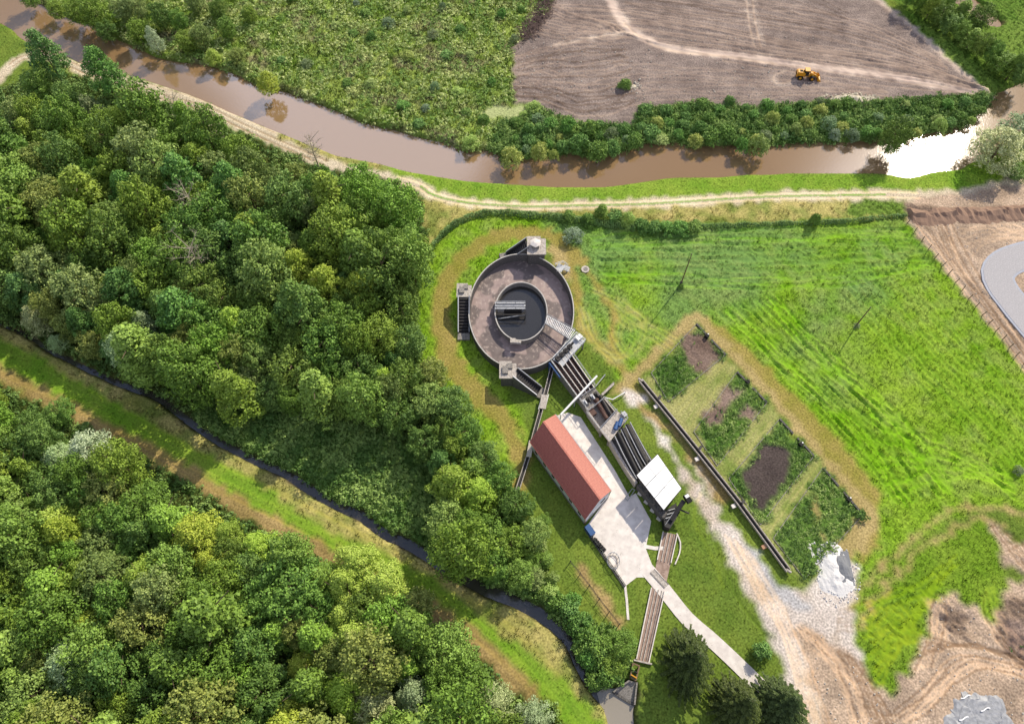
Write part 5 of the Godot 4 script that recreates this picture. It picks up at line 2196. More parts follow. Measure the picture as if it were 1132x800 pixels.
# ---------------------------------------------------------------- drying beds
func build_beds() -> void:
	var names := ["first drying bed, the one closest to the tank", "second drying bed from the tank", "third drying bed with the black soil", "fourth drying bed beside the gravel heap"]
	var corners := ["770,358 802,392 739,444 720,412", "815,411 848,445 793,515 767,477", "862,463 900,504 841,580 806,529", "910,517 954,569 890,640 855,595"]
	for k in 4:
		var g := thing("bed_kerb", "low weathered concrete kerb framing the " + names[k], "kerb", Vector3.ZERO, 0.0, "kerbs round the drying beds")
		var c := pts(corners[k], 0.12)
		for s in 4:
			var st := new_st()
			var a := c[s]
			var b := c[(s + 1) % 4]
			if s == 0:
				# the field side carries a deeper wall, broken at the inlet
				bar(st, a, a.lerp(b, 0.4), 0.4, 0.5)
				bar(st, a.lerp(b, 0.52), b, 0.4, 0.5)
			else:
				bar(st, a, b, 0.14, 0.12)
			obj("kerb_side", st, M.dark_concrete if s == 0 else M.old_concrete, g)
	var k := 0
	for q in [[781.5, 371.5], [826.5, 422.5], [885.5, 491.5], [938.5, 552.5]]:
		var g := thing("inlet_box", "small black inlet box with white lid on the " + names[k].replace(", the one", ","), "inlet box", Vector3.ZERO, 0.0, "inlet boxes of the drying beds")
		var w := P(q[0], q[1], 0.5)
		var st := new_st()
		bx(st, w, Vector3(0.8, 1.1, 0.9), Basis(Vector3.UP, 0.7))
		obj("box", st, M.black, g)
		st = new_st()
		bx(st, w + Vector3(0.3, 0.6, -0.3), Vector3(0.3, 0.08, 0.3), Basis(Vector3.UP, 0.7))
		obj("lid", st, M.white_paint if k != 1 else M.dark_steel, g)
		k += 1

# ---------------------------------------------------------------- fences, poles
func build_fences_and_poles() -> void:
	var line := pts("1003,247 1019,267 1034,285 1049,303 1064,321 1079,339 1094,357 1109,375 1124,393 1140,412")
	var g := thing("wire_fence", "post and wire fence between the tall grass field and the tan building site", "fence")
	for k in line.size() - 1:
		for j in 2:
			var q := line[k].lerp(line[k + 1], j * 0.5)
			var st := new_st()
			tube(st, q + Vector3(0, -0.3, 0), q + Vector3(rng.randfn() * 0.12, 2.0, rng.randfn() * 0.12), 0.11)
			obj("post", st, M.wood, g)
	var st := new_st()
	for k in line.size() - 1:
		for h in [0.6, 1.2, 1.8]:
			tube(st, line[k] + Vector3(0, h, 0), line[k + 1] + Vector3(0, h, 0), 0.02)
	obj("wire", st, M.galvanized, g)
	g = thing("lawn_fence", "post and wire fence between the lawn and the scrub by the brook", "fence")
	line = pts("630,622 641,635 651,648 662,663 673,677 684,691")
	for q in line:
		st = new_st()
		tube(st, q + Vector3(0, -0.3, 0), q + Vector3(0, 1.9, 0), 0.1)
		obj("post", st, M.dark_steel, g)
	st = new_st()
	for k in line.size() - 1:
		for h in [0.5, 1.0, 1.5, 1.8]:
			tube(st, line[k] + Vector3(0, h, 0), line[k + 1] + Vector3(0, h, 0), 0.025)
	obj("wire", st, M.dark_steel, g)
	var k := 0
	for q in [[752.5, 314.5, 13.2], [946.5, 360, 8.6]]:
		g = thing("field_pole", ["tall slim wooden pole standing in the field between tank and hedge", "shorter slim wooden pole standing in the middle of the tall grass field"][k], "pole", P(q[0], q[1]), 0.0, "poles in the field")
		st = new_st()
		tube(st, Vector3(0, -0.5, 0), Vector3(0.15, q[2], 0.0), 0.2, 0.11)
		obj("shaft", st, M.wood, g)
		st = new_st()
		tube(st, Vector3(0.15, q[2], 0), Vector3(0.15, q[2] + 0.12, 0), 0.14)
		obj("cap", st, M.dark_steel, g)
		if k == 0:
			st = new_st()
			bx(st, Vector3(0.0, 0.7, 0.0), Vector3(0.5, 1.4, 0.5))
			obj("stub", st, M.dark_concrete, g)
		k += 1

# ---------------------------------------------------------------- vegetation
func leafy(seed_: int, o: Dictionary) -> ArrayMesh:
	# many leaf sprays spread over the lobes of a crown
	var r := RandomNumberGenerator.new()
	r.seed = seed_
	var rx: float = o.rx
	var y0: float = o.y0
	var y1: float = o.y1
	var lobes := []
	var shape: String = o.shape
	for k in int(o.lobes):
		var t := r.randf_range(0.04, 0.96)
		var w := 1.0
		match shape:
			"round": w = sqrt(maxf(0.0, 1.0 - pow((t - 0.45) / 0.58, 2.0)))
			"cone": w = pow(1.0 - t, 0.75) + 0.08
			"column": w = 0.55 + 0.45 * sin(PI * clampf(t * 0.9 + 0.15, 0, 1))
			"ogive": w = pow(sin(PI * pow(clampf(t * 0.97 + 0.05, 0.0, 1.0), 0.62)), 0.7) * r.randf_range(0.82, 1.12)
			"full": w = sqrt(maxf(0.0, 1.0 - pow((t - 0.48) / 0.56, 2.0))) * r.randf_range(0.75, 1.2)
			"dome": w = sqrt(maxf(0.0, 1.0 - t * t)) * 1.05
			"wild": w = sqrt(maxf(0.0, 1.0 - pow((t - 0.4) / 0.64, 2.0))) * r.randf_range(0.6, 1.25)
		var a := r.randf() * TAU
		var e := pow(r.randf(), float(o.get("skin", 0.5))) * w * rx * 0.86
		var lr := rx * r.randf_range(o.l0, o.l1)
		lobes.append([Vector3(cos(a) * e, lerpf(y0 + lr * 0.5, y1 - lr * 0.7, t), sin(a) * e), lr, r.randf_range(-1.0, 1.0)])
	var total := 0.0
	for l in lobes:
		total += l[1] * l[1]
	var v := PackedVector3Array()
	var n := PackedVector3Array()
	var c := PackedColorArray()
	var ix := PackedInt32Array()
	var ca: Color = o.a
	var cb: Color = o.b
	var size: float = o.leaf
	for l in lobes:
		var cnt := int(o.count * l[1] * l[1] / total)
		for k in cnt:
			var d := Vector3(r.randfn(), r.randfn() * 0.9 + 0.25, r.randfn()).normalized()
			if d.y < -0.35 and r.randf() < 0.5:
				continue
			var p: Vector3 = l[0] + d * l[1] * (r.randf_range(0.62, 1.15) + maxf(0.0, r.randfn()) * 0.26) * Vector3(1, 1.0, 1)
			var inside := false
			for m in lobes:
				if m[1] > 0.0 and p.distance_squared_to(m[0]) < m[1] * m[1] * 0.42:
					inside = true
					break
			if inside:
				continue
			var nn := (d * 0.9 + Vector3(r.randf_range(-1, 1), r.randf_range(-0.6, 1.1), r.randf_range(-1, 1)) * float(o.get("mess", 0.6))).normalized()
			var s := size * r.randf_range(0.65, 1.35)
			var tx := nn.cross(Vector3(r.randf_range(-1, 1), r.randf_range(-1, 1), r.randf_range(-1, 1))).normalized()
			if o.has("droop"):
				tx = (tx * 0.5 + Vector3(d.x * 0.5, -1.0, d.z * 0.5)).normalized()
				nn = (nn - tx * nn.dot(tx)).normalized()
			var ty := nn.cross(tx)
			var b := v.size()
			var wd: float = s * o.get("slim", 0.7)
			v.append(p - tx * s * 0.5)
			v.append(p + ty * wd * 0.5 - nn * s * 0.12)
			v.append(p + tx * s * 0.55)
			v.append(p - ty * wd * 0.5 - nn * s * 0.12)
			var f := clampf(0.5 + 0.32 * float(l[2]) + r.randfn() * 0.28, -0.2, 1.3)
			var col := ca.lerp(cb, f) * LEAF_TONE
			col = Color(pow(maxf(col.r, 0.002), 1 / 2.2), pow(maxf(col.g, 0.002), 1 / 2.2), pow(maxf(col.b, 0.002), 1 / 2.2))
			for q in 4:
				n.append(nn)
				c.append(col)
			ix.append_array(PackedInt32Array([b, b + 1, b + 2, b, b + 2, b + 3]))
	var arr := []
	arr.resize(Mesh.ARRAY_MAX)
	arr[Mesh.ARRAY_VERTEX] = v
	arr[Mesh.ARRAY_NORMAL] = n
	arr[Mesh.ARRAY_COLOR] = c
	arr[Mesh.ARRAY_INDEX] = ix
	var am := ArrayMesh.new()
	am.add_surface_from_arrays(Mesh.PRIMITIVE_TRIANGLES, arr)
	am.surface_set_material(0, M.leaf)
	return am

func trunk_mesh(seed_: int, h: float, r0: float, limbs: int, twigs := 0) -> ArrayMesh:
	var r := RandomNumberGenerator.new()
	r.seed = seed_
	var st := new_st()
	var p := Vector3(0, -0.4, 0)
	var n := 5
	var joints := []
	for k in n:
		var q := Vector3(r.randfn() * 0.12, h * (k + 1) / n, r.randfn() * 0.12)
		tube(st, p, q, r0 * (1.0 - 0.8 * k / n), r0 * (1.0 - 0.8 * (k + 1.0) / n))
		joints.append(q)
		p = q
	for k in limbs:
		var j: Vector3 = joints[1 + k % (n - 1)]
		var a := TAU * k / limbs + r.randf()
		var e := j + Vector3(cos(a), r.randf_range(0.4, 1.0), sin(a)) * h * r.randf_range(0.16, 0.3)
		tube(st, j, e, r0 * 0.38, r0 * 0.12)
		for t in twigs:
			var w := j.lerp(e, r.randf_range(0.4, 1.0))
			tube(st, w, w + Vector3(r.randfn(), r.randf_range(0.3, 1.4), r.randfn()) * h * 0.07, r0 * 0.12, r0 * 0.05)
	return st.commit()

func spruce_mesh(seed_: int, h: float, rx: float) -> ArrayMesh:
	# whorls of drooping boughs, each a row of needle sprays
	var r := RandomNumberGenerator.new()
	r.seed = seed_
	var v := PackedVector3Array()
	var n := PackedVector3Array()
	var c := PackedColorArray()
	var ix := PackedInt32Array()
	var tiers := 22
	for t in tiers:
		var e := float(t) / tiers
		var y := lerpf(h * 0.1, h * 0.97, e)
		var len_ := rx * pow(1.0 - e, 0.72) * r.randf_range(0.85, 1.15) + 0.25
		var boughs := int(lerpf(19, 7, e))
		for k in boughs:
			var a := TAU * (k + r.randf_range(-0.25, 0.25)) / boughs + t * 0.7
			var out := Vector3(cos(a), 0, sin(a))
			var side := Vector3(-out.z, 0, out.x)
			var ln := len_ * r.randf_range(0.75, 1.12)
			var m := int(ln / 0.2) + 3
			var hue := r.randf()
			for s in m:
				var u := (s + 0.5) / m
				var p := out * ln * u + Vector3(0, y - 0.22 * ln * u + 0.12 * ln * u * u * u, 0)
				for g in [-1.0, 1.0, 0.0]:
					var d: Vector3 = (out * 0.75 + side * g * 0.9 + Vector3(0, -0.22 + r.randfn() * 0.18, 0)).normalized()
					var sl := 0.62 * (1.15 - u * 0.6) * r.randf_range(0.7, 1.25)
					var nn := (Vector3.UP + out * 0.3 + Vector3(r.randfn(), r.randfn(), r.randfn()) * 0.3).normalized()
					var ty := nn.cross(d).normalized()
					var b := v.size()
					v.append(p)
					v.append(p + d * sl * 0.5 + ty * 0.12)
					v.append(p + d * sl)
					v.append(p + d * sl * 0.5 - ty * 0.12)
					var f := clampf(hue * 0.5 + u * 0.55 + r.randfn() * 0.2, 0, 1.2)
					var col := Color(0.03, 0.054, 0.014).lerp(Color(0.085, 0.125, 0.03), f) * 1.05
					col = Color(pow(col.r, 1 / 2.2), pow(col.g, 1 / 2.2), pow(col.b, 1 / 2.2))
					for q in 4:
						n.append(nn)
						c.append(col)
					ix.append_array(PackedInt32Array([b, b + 1, b + 2, b, b + 2, b + 3]))
	var arr := []
	arr.resize(Mesh.ARRAY_MAX)
	arr[Mesh.ARRAY_VERTEX] = v
	arr[Mesh.ARRAY_NORMAL] = n
	arr[Mesh.ARRAY_COLOR] = c
	arr[Mesh.ARRAY_INDEX] = ix
	var am := ArrayMesh.new()
	am.add_surface_from_arrays(Mesh.PRIMITIVE_TRIANGLES, arr)
	am.surface_set_material(0, M.leaf)
	return am

const LEAF_TONE := 2.25
var kinds := {}
var leaf_tints := []
func make_kinds() -> void:
	# name: [node name, describing words, crown meshes, trunk mesh, natural height, natural radius]
	var defs := {
		"mid": ["broadleaf_tree", "mid-green rounded broadleaf tree", 3, {"rx": 4.6, "y0": 0.9, "y1": 12.0, "shape": "full", "lobes": 150, "l0": 0.1, "l1": 0.21, "leaf": 0.36, "skin": 0.36, "count": 9000, "mess": 0.8, "a": Color(0.07, 0.115, 0.02), "b": Color(0.132, 0.21, 0.038)}],
		"dark": ["dense_tree", "dark green dense broadleaf tree", 2, {"rx": 4.8, "y0": 1.2, "y1": 12.0, "shape": "full", "lobes": 170, "l0": 0.09, "l1": 0.19, "leaf": 0.36, "skin": 0.36, "count": 9500, "mess": 0.8, "a": Color(0.046, 0.085, 0.02), "b": Color(0.104, 0.165, 0.036)}],
		"bright": ["light_green_tree", "bright yellow-green feathery tree", 2, {"rx": 4.2, "y0": 1.4, "y1": 12.0, "shape": "ogive", "lobes": 190, "l0": 0.07, "l1": 0.17, "leaf": 0.31, "skin": 0.36, "count": 9500, "mess": 0.95, "a": Color(0.14, 0.2, 0.028), "b": Color(0.235, 0.295, 0.055)}],
		"silver": ["silver_willow", "silvery pale willow", 2, {"rx": 4.4, "y0": 1.0, "y1": 11.0, "shape": "ogive", "lobes": 170, "l0": 0.08, "l1": 0.19, "leaf": 0.4, "slim": 0.4, "skin": 0.36, "count": 8500, "mess": 0.95, "a": Color(0.15, 0.195, 0.105), "b": Color(0.30, 0.345, 0.22)}],
		"olive": ["olive_tree_crown", "olive-green loose tree", 2, {"rx": 4.2, "y0": 1.5, "y1": 12.0, "shape": "full", "lobes": 170, "l0": 0.08, "l1": 0.18, "leaf": 0.33, "skin": 0.36, "count": 9000, "mess": 0.9, "a": Color(0.085, 0.12, 0.034), "b": Color(0.16, 0.2, 0.062)}],
		"slim": ["slim_tree", "fresh green pointed tree", 2, {"rx": 3.3, "y0": 1.2, "y1": 13.0, "shape": "cone", "lobes": 170, "l0": 0.1, "l1": 0.22, "leaf": 0.34, "skin": 0.36, "count": 9000, "mess": 0.85, "a": Color(0.085, 0.135, 0.025), "b": Color(0.16, 0.235, 0.042)}],
		"poplar": ["poplar_tree", "ragged green poplar", 2, {"rx": 4.4, "y0": 2.5, "y1": 15.0, "shape": "ogive", "lobes": 150, "l0": 0.09, "l1": 0.2, "leaf": 0.38, "skin": 0.36, "count": 9000, "mess": 0.85, "a": Color(0.04, 0.09, 0.024), "b": Color(0.10, 0.175, 0.045)}],
		"shrub": ["shrub", "green rounded shrub", 3, {"rx": 2.0, "y0": 0.0, "y1": 2.9, "shape": "dome", "lobes": 70, "l0": 0.12, "l1": 0.26, "leaf": 0.27, "mess": 0.85, "skin": 0.4, "count": 3000, "a": Color(0.05, 0.105, 0.026), "b": Color(0.115, 0.2, 0.05)}],
		"paleshrub": ["pale_shrub", "pale yellow-green shrub", 2, {"rx": 2.0, "y0": 0.0, "y1": 3.2, "shape": "dome", "lobes": 80, "l0": 0.1, "l1": 0.24, "leaf": 0.26, "slim": 0.5, "mess": 0.95, "skin": 0.4, "count": 3000, "a": Color(0.13, 0.18, 0.045), "b": Color(0.24, 0.29, 0.1)}],
		"greyshrub": ["grey_shrub", "grey-green bush", 1, {"rx": 2.0, "y0": 0.0, "y1": 2.6, "shape": "dome", "lobes": 70, "l0": 0.1, "l1": 0.24, "leaf": 0.26, "slim": 0.4, "mess": 1.0, "skin": 0.4, "count": 2800, "a": Color(0.085, 0.12, 0.07), "b": Color(0.17, 0.22, 0.14)}],
	}
	var s := 300
	for k in defs:
		var d: Array = defs[k]
		var crowns := []
		for j in int(d[2]):
			s += 1
			crowns.append(leafy(s, d[3]))
		var high: float = d[3].y1
		var trunk := trunk_mesh(s, high * 0.72, 0.24 if high > 5 else 0.09, 6)
		kinds[k] = [d[0], d[1], crowns, trunk, high, d[3].rx]
	kinds["olive"][0] = "loose_tree"
	var sp := []
	for j in 2:
		sp.append(spruce_mesh(400 + j, 15.0, 5.0))
	kinds["spruce"] = ["spruce_tree", "dark spruce", sp, trunk_mesh(410, 14.0, 0.26, 0), 15.0, 5.0]
	for q in [Color(1, 1, 1), Color(1.0, 0.96, 0.85), Color(0.95, 1.0, 0.88), Color(0.93, 0.92, 0.8), Color(0.84, 0.87, 0.8)]:
		var m: StandardMaterial3D = M.leaf.duplicate()
		m.albedo_color = q
		leaf_tints.append(m)

func plant(kind: String, at: Vector3, h: float, wide: float, label: String, category: String, group := "") -> Node3D:
	# h: height in metres, wide: radius in metres
	var d: Array = kinds[kind]
	var g := thing(d[0], label, category, at, rng.randf() * TAU, group)
	var sx: float = wide / d[5]
	g.scale = Vector3(sx * rng.randf_range(0.92, 1.08), h / d[4], sx * rng.randf_range(0.95, 1.15))
	mesh_node("crown", d[2][rng.randi() % d[2].size()], leaf_tints[rng.randi() % leaf_tints.size()], g)
	mesh_node("trunk" if h > 4.0 else "stem", d[3], M.bark, g)
	return g

const ORD := ["first", "second", "third", "fourth", "fifth", "sixth", "seventh", "eighth", "ninth", "tenth", "eleventh", "twelfth", "thirteenth", "fourteenth", "fifteenth", "sixteenth", "seventeenth", "eighteenth", "nineteenth", "twentieth"]
func nth(k: int) -> String:
	if k < 20:
		return ORD[k]
	var tens := ["", "", "twent", "thirt", "fort", "fift", "sixt", "sevent", "eight", "ninet"]
	return tens[mini((k + 1) / 10, 9)] + ("y-" + ORD[k % 10] if (k + 1) % 10 else "ieth")

var stand := []   # [pos, radius, height, kind]
func fits(p: Vector3, r: float, squeeze: float) -> bool:
	for q in stand:
		var d := Vector2(p.x - q[0].x, (p.z - q[0].z) / 1.12)
		if d.length() < (r + q[1]) * squeeze:
			return false
	return true

func grow(area: String, mix: Array, n: int, lo: float, hi: float, squeeze: float, bounds: Array) -> void:
	# fill an outline, read at crown height, with trees of mixed age
	var poly := PackedVector2Array()
	for q in pts(area, 9.0):
		poly.append(Vector2(q.x, q.z))
	var box := Rect2(poly[0], Vector2.ZERO)
	for q in poly:
		box = box.expand(q)
	for k in n:
		var t := float(k) / n
		var p := Vector2(rng.randf_range(box.position.x, box.end.x), rng.randf_range(box.position.y, box.end.y))
		var r := lerpf(hi, lo, sqrt(t)) * rng.randf_range(0.8, 1.2)
		if not Geometry2D.is_point_in_polygon(p, poly):
			continue
		var at := Vector3(p.x, 0, p.y)
		if not fits(at, r, squeeze):
			continue
		stand.append([at, r, r * rng.randf_range(2.9, 4.1), mix[rng.randi() % mix.size()]])

func belts(list: Array, line: String, place: String, from: String, group: String, deep: float) -> void:
	# name the trees by the row they stand in, counted along a line one can see
	var l := smooth_line(pts(line), 2.0)
	var rows := {}
	for q in list:
		var best := 1e9
		var at := 0
		for k in l.size():
			var d: float = l[k].distance_squared_to(q[0])
			if d < best:
				best = d
				at = k
		var row := int(sqrt(best) / deep)
		if not rows.has(row):
			rows[row] = []
		rows[row].append([at, q])
	for row in rows:
		var r: Array = rows[row]
		r.sort_custom(func(a, b): return a[0] < b[0])
		var count := {}
		for k in r.size():
			var q: Array = r[k][1]
			var d: Array = kinds[q[3]]
			var i: int = count.get(q[3], 0)
			count[q[3]] = i + 1
			var lab := "%s, %s such from the west, %s row from %s" % [d[1], nth(i), nth(row), place]
			plant(q[3], Vector3(q[0].x, ground_at(q[0].x, q[0].z) - 0.1, q[0].z), q[2], q[1] * 1.14, lab, "tree", group)

func scatter(called: String, label: String, category: String, m: ArrayMesh, per: float, smin: float, smax: float, ca: Color, cb: Color, ok: Callable, follow := 0.0) -> void:
	var cb_ := self.cb
	var patch := noise(called.length() * 7 + 3, 0.11, 3)
	var at := PackedVector3Array()
	for j in range(1, NZ - 1):
		for i in range(1, NX - 1):
			if not ok.call(i, j):
				continue
			var c := per
			while c > 0.0:
				if rng.randf() < c:
					var x := GX0 + (i + rng.randf()) * CELL
					var z := GZ0 + (j + rng.randf()) * CELL
					at.append(Vector3(x, hgt[j * NX + i], z))
				c -= 1.0
	var mm := MultiMesh.new()
	mm.transform_format = MultiMesh.TRANSFORM_3D
	mm.use_colors = true
	mm.mesh = m
	mm.instance_count = at.size()
	for k in at.size():
		var s := rng.randf_range(smin, smax)
		mm.set_instance_transform(k, Transform3D(Basis(Vector3.UP, rng.randf() * TAU).scaled(Vector3(s, s * rng.randf_range(0.7, 1.3), s)), at[k]))
		var gk := clampi(int((at[k].z - GZ0) / CELL), 0, NZ - 1) * NX + clampi(int((at[k].x - GX0) / CELL), 0, NX - 1)
		var col := ca.lerp(cb, clampf(0.5 + patch.get_noise_2d(at[k].x, at[k].z) * 1.3 + rng.randfn() * 0.25, 0.0, 1.15))
		if follow > 0.0:
			var lit := follow * rng.randf_range(0.8, 1.2)
			col = Color(cr[gk] * lit, cg[gk] * lit, cb_[gk] * lit)
		mm.set_instance_color(k, Color(pow(col.r, 1 / 2.2), pow(col.g, 1 / 2.2), pow(col.b, 1 / 2.2)))
	var o := MultiMeshInstance3D.new()
	o.name = numbered(called)
	o.multimesh = mm
	o.material_override = M.leaf
	add_child(o)
	tag(o, label, category)
	o.set_meta("kind", "stuff")

func tuft(seed_: int, blades: int, h: float, spread: float, w: float) -> ArrayMesh:
	var r := RandomNumberGenerator.new()
	r.seed = seed_
	var v := PackedVector3Array()
	var n := PackedVector3Array()
	var c := PackedColorArray()
	var ix := PackedInt32Array()
	for k in blades:
		var a := r.randf() * TAU
		var d := Vector3(cos(a), 0, sin(a))
		var s := Vector3(-d.z, 0, d.x) * w * r.randf_range(0.6, 1.2)
		var p := d * spread * r.randf() * 0.7
		var tip := p + d * spread * r.randf_range(0.2, 0.9) + Vector3(0, h * r.randf_range(0.55, 1.1), 0)
		var b := v.size()
		v.append(p - s + Vector3(0, -0.08, 0))
		v.append(p + s + Vector3(0, -0.08, 0))
		v.append(tip + s * 0.35)
		v.append(tip - s * 0.35)
		var nn := (Vector3.UP * 1.2 + d * 0.4).normalized()
		var g := r.randf_range(0.82, 1.0)
		for q in 4:
			n.append(nn)
			c.append(Color(g, g, g))
		ix.append_array(PackedInt32Array([b, b + 1, b + 2, b, b + 2, b + 3]))
	var arr := []
	arr.resize(Mesh.ARRAY_MAX)
	arr[Mesh.ARRAY_VERTEX] = v
	arr[Mesh.ARRAY_NORMAL] = n
	arr[Mesh.ARRAY_COLOR] = c
	arr[Mesh.ARRAY_INDEX] = ix
	var am := ArrayMesh.new()
	am.add_surface_from_arrays(Mesh.PRIMITIVE_TRIANGLES, arr)
	return am

func hedge(called: String, label: String, line: String, h: float, w: float, per: float, seed_: int, ca: Color, cb: Color) -> void:
	var r := RandomNumberGenerator.new()
	r.seed = seed_
	var g := thing(called, label, "hedge")
	var l := smooth_line(pts(line), 0.5)
	var f := noise(seed_, 0.12, 3)
	var v := PackedVector3Array()
	var n := PackedVector3Array()
	var c := PackedColorArray()
	var ix := PackedInt32Array()
	for k in l.size():
		var hh := h * (1.0 + 0.6 * f.get_noise_1d(k)) 
		var ww := w * (1.0 + 0.5 * f.get_noise_1d(k + 900.0))
		var lift := ground_at(l[k].x, l[k].z)
		for m in int(per * hh * ww):
			var a := r.randf_range(-0.3, PI + 0.3)
			var d := Vector3(r.randfn() * 0.3, sin(a), cos(a)).normalized()
			var p := l[k] + Vector3(r.randf_range(-0.4, 0.4), lift + maxf(0.05, sin(a) * hh * r.randf_range(0.75, 1.1)), cos(a) * ww * 0.5 * r.randf_range(0.8, 1.2))
			var nn := (d + Vector3(r.randf_range(-1, 1), r.randf_range(-0.5, 1), r.randf_range(-1, 1)) * 0.6).normalized()
			var tx := nn.cross(Vector3(r.randfn(), r.randfn(), r.randfn())).normalized()
			var ty := nn.cross(tx)
			var s := r.randf_range(0.22, 0.46)
			var b := v.size()
			v.append(p - tx * s * 0.5)
			v.append(p + ty * s * 0.35)
			v.append(p + tx * s * 0.5)
			v.append(p - ty * s * 0.35)
			var col := ca.lerp(cb, clampf(0.5 + f.get_noise_1d(k * 2.0 + 300.0) + r.randfn() * 0.25, 0, 1.2))
			col = Color(pow(col.r, 1 / 2.2), pow(col.g, 1 / 2.2), pow(col.b, 1 / 2.2))
			for q in 4:
				n.append(nn)
				c.append(col)
			ix.append_array(PackedInt32Array([b, b + 1, b + 2, b, b + 2, b + 3]))
	var arr := []
	arr.resize(Mesh.ARRAY_MAX)
	arr[Mesh.ARRAY_VERTEX] = v
	arr[Mesh.ARRAY_NORMAL] = n
	arr[Mesh.ARRAY_COLOR] = c
	arr[Mesh.ARRAY_INDEX] = ix
	var am := ArrayMesh.new()
	am.add_surface_from_arrays(Mesh.PRIMITIVE_TRIANGLES, arr)
	mesh_node("foliage", am, M.leaf, g)
	var st := new_st()
	for k in range(0, l.size(), 5):
		var q := l[k] + Vector3(0, ground_at(l[k].x, l[k].z), 0)
		tube(st, q + Vector3(0, -0.3, 0), q + Vector3(r.randfn() * 0.2, h * 0.7, r.randfn() * 0.2), 0.05)
	var s := obj("stems", st, M.bark, g)
	s.set_meta("kind", "stuff")

func bare_tree(label: String, at: Vector3, h: float) -> void:
	var g := thing("bare_tree", label, "tree", at, rng.randf() * TAU)
	mesh_node("trunk", trunk_mesh(int(at.x * 10.0) + 5000, h, 0.26, 20, 9), M.pale_bark, g)
	mesh_node("crown", leafy(int(at.x * 10.0) + 7000, {"rx": h * 0.2, "y0": h * 0.35, "y1": h * 1.05, "shape": "column", "lobes": 24, "l0": 0.2, "l1": 0.4, "leaf": 0.22, "count": 420, "mess": 1.0, "a": Color(0.16, 0.16, 0.09), "b": Color(0.3, 0.28, 0.18)}), M.leaf, g)

func in_beds(i: int, j: int) -> bool:
	var x := GX0 + i * CELL
	return x > 25.0 and x < 75.0 and GZ0 + j * CELL > -110.0 and GZ0 + j * CELL < -38.0

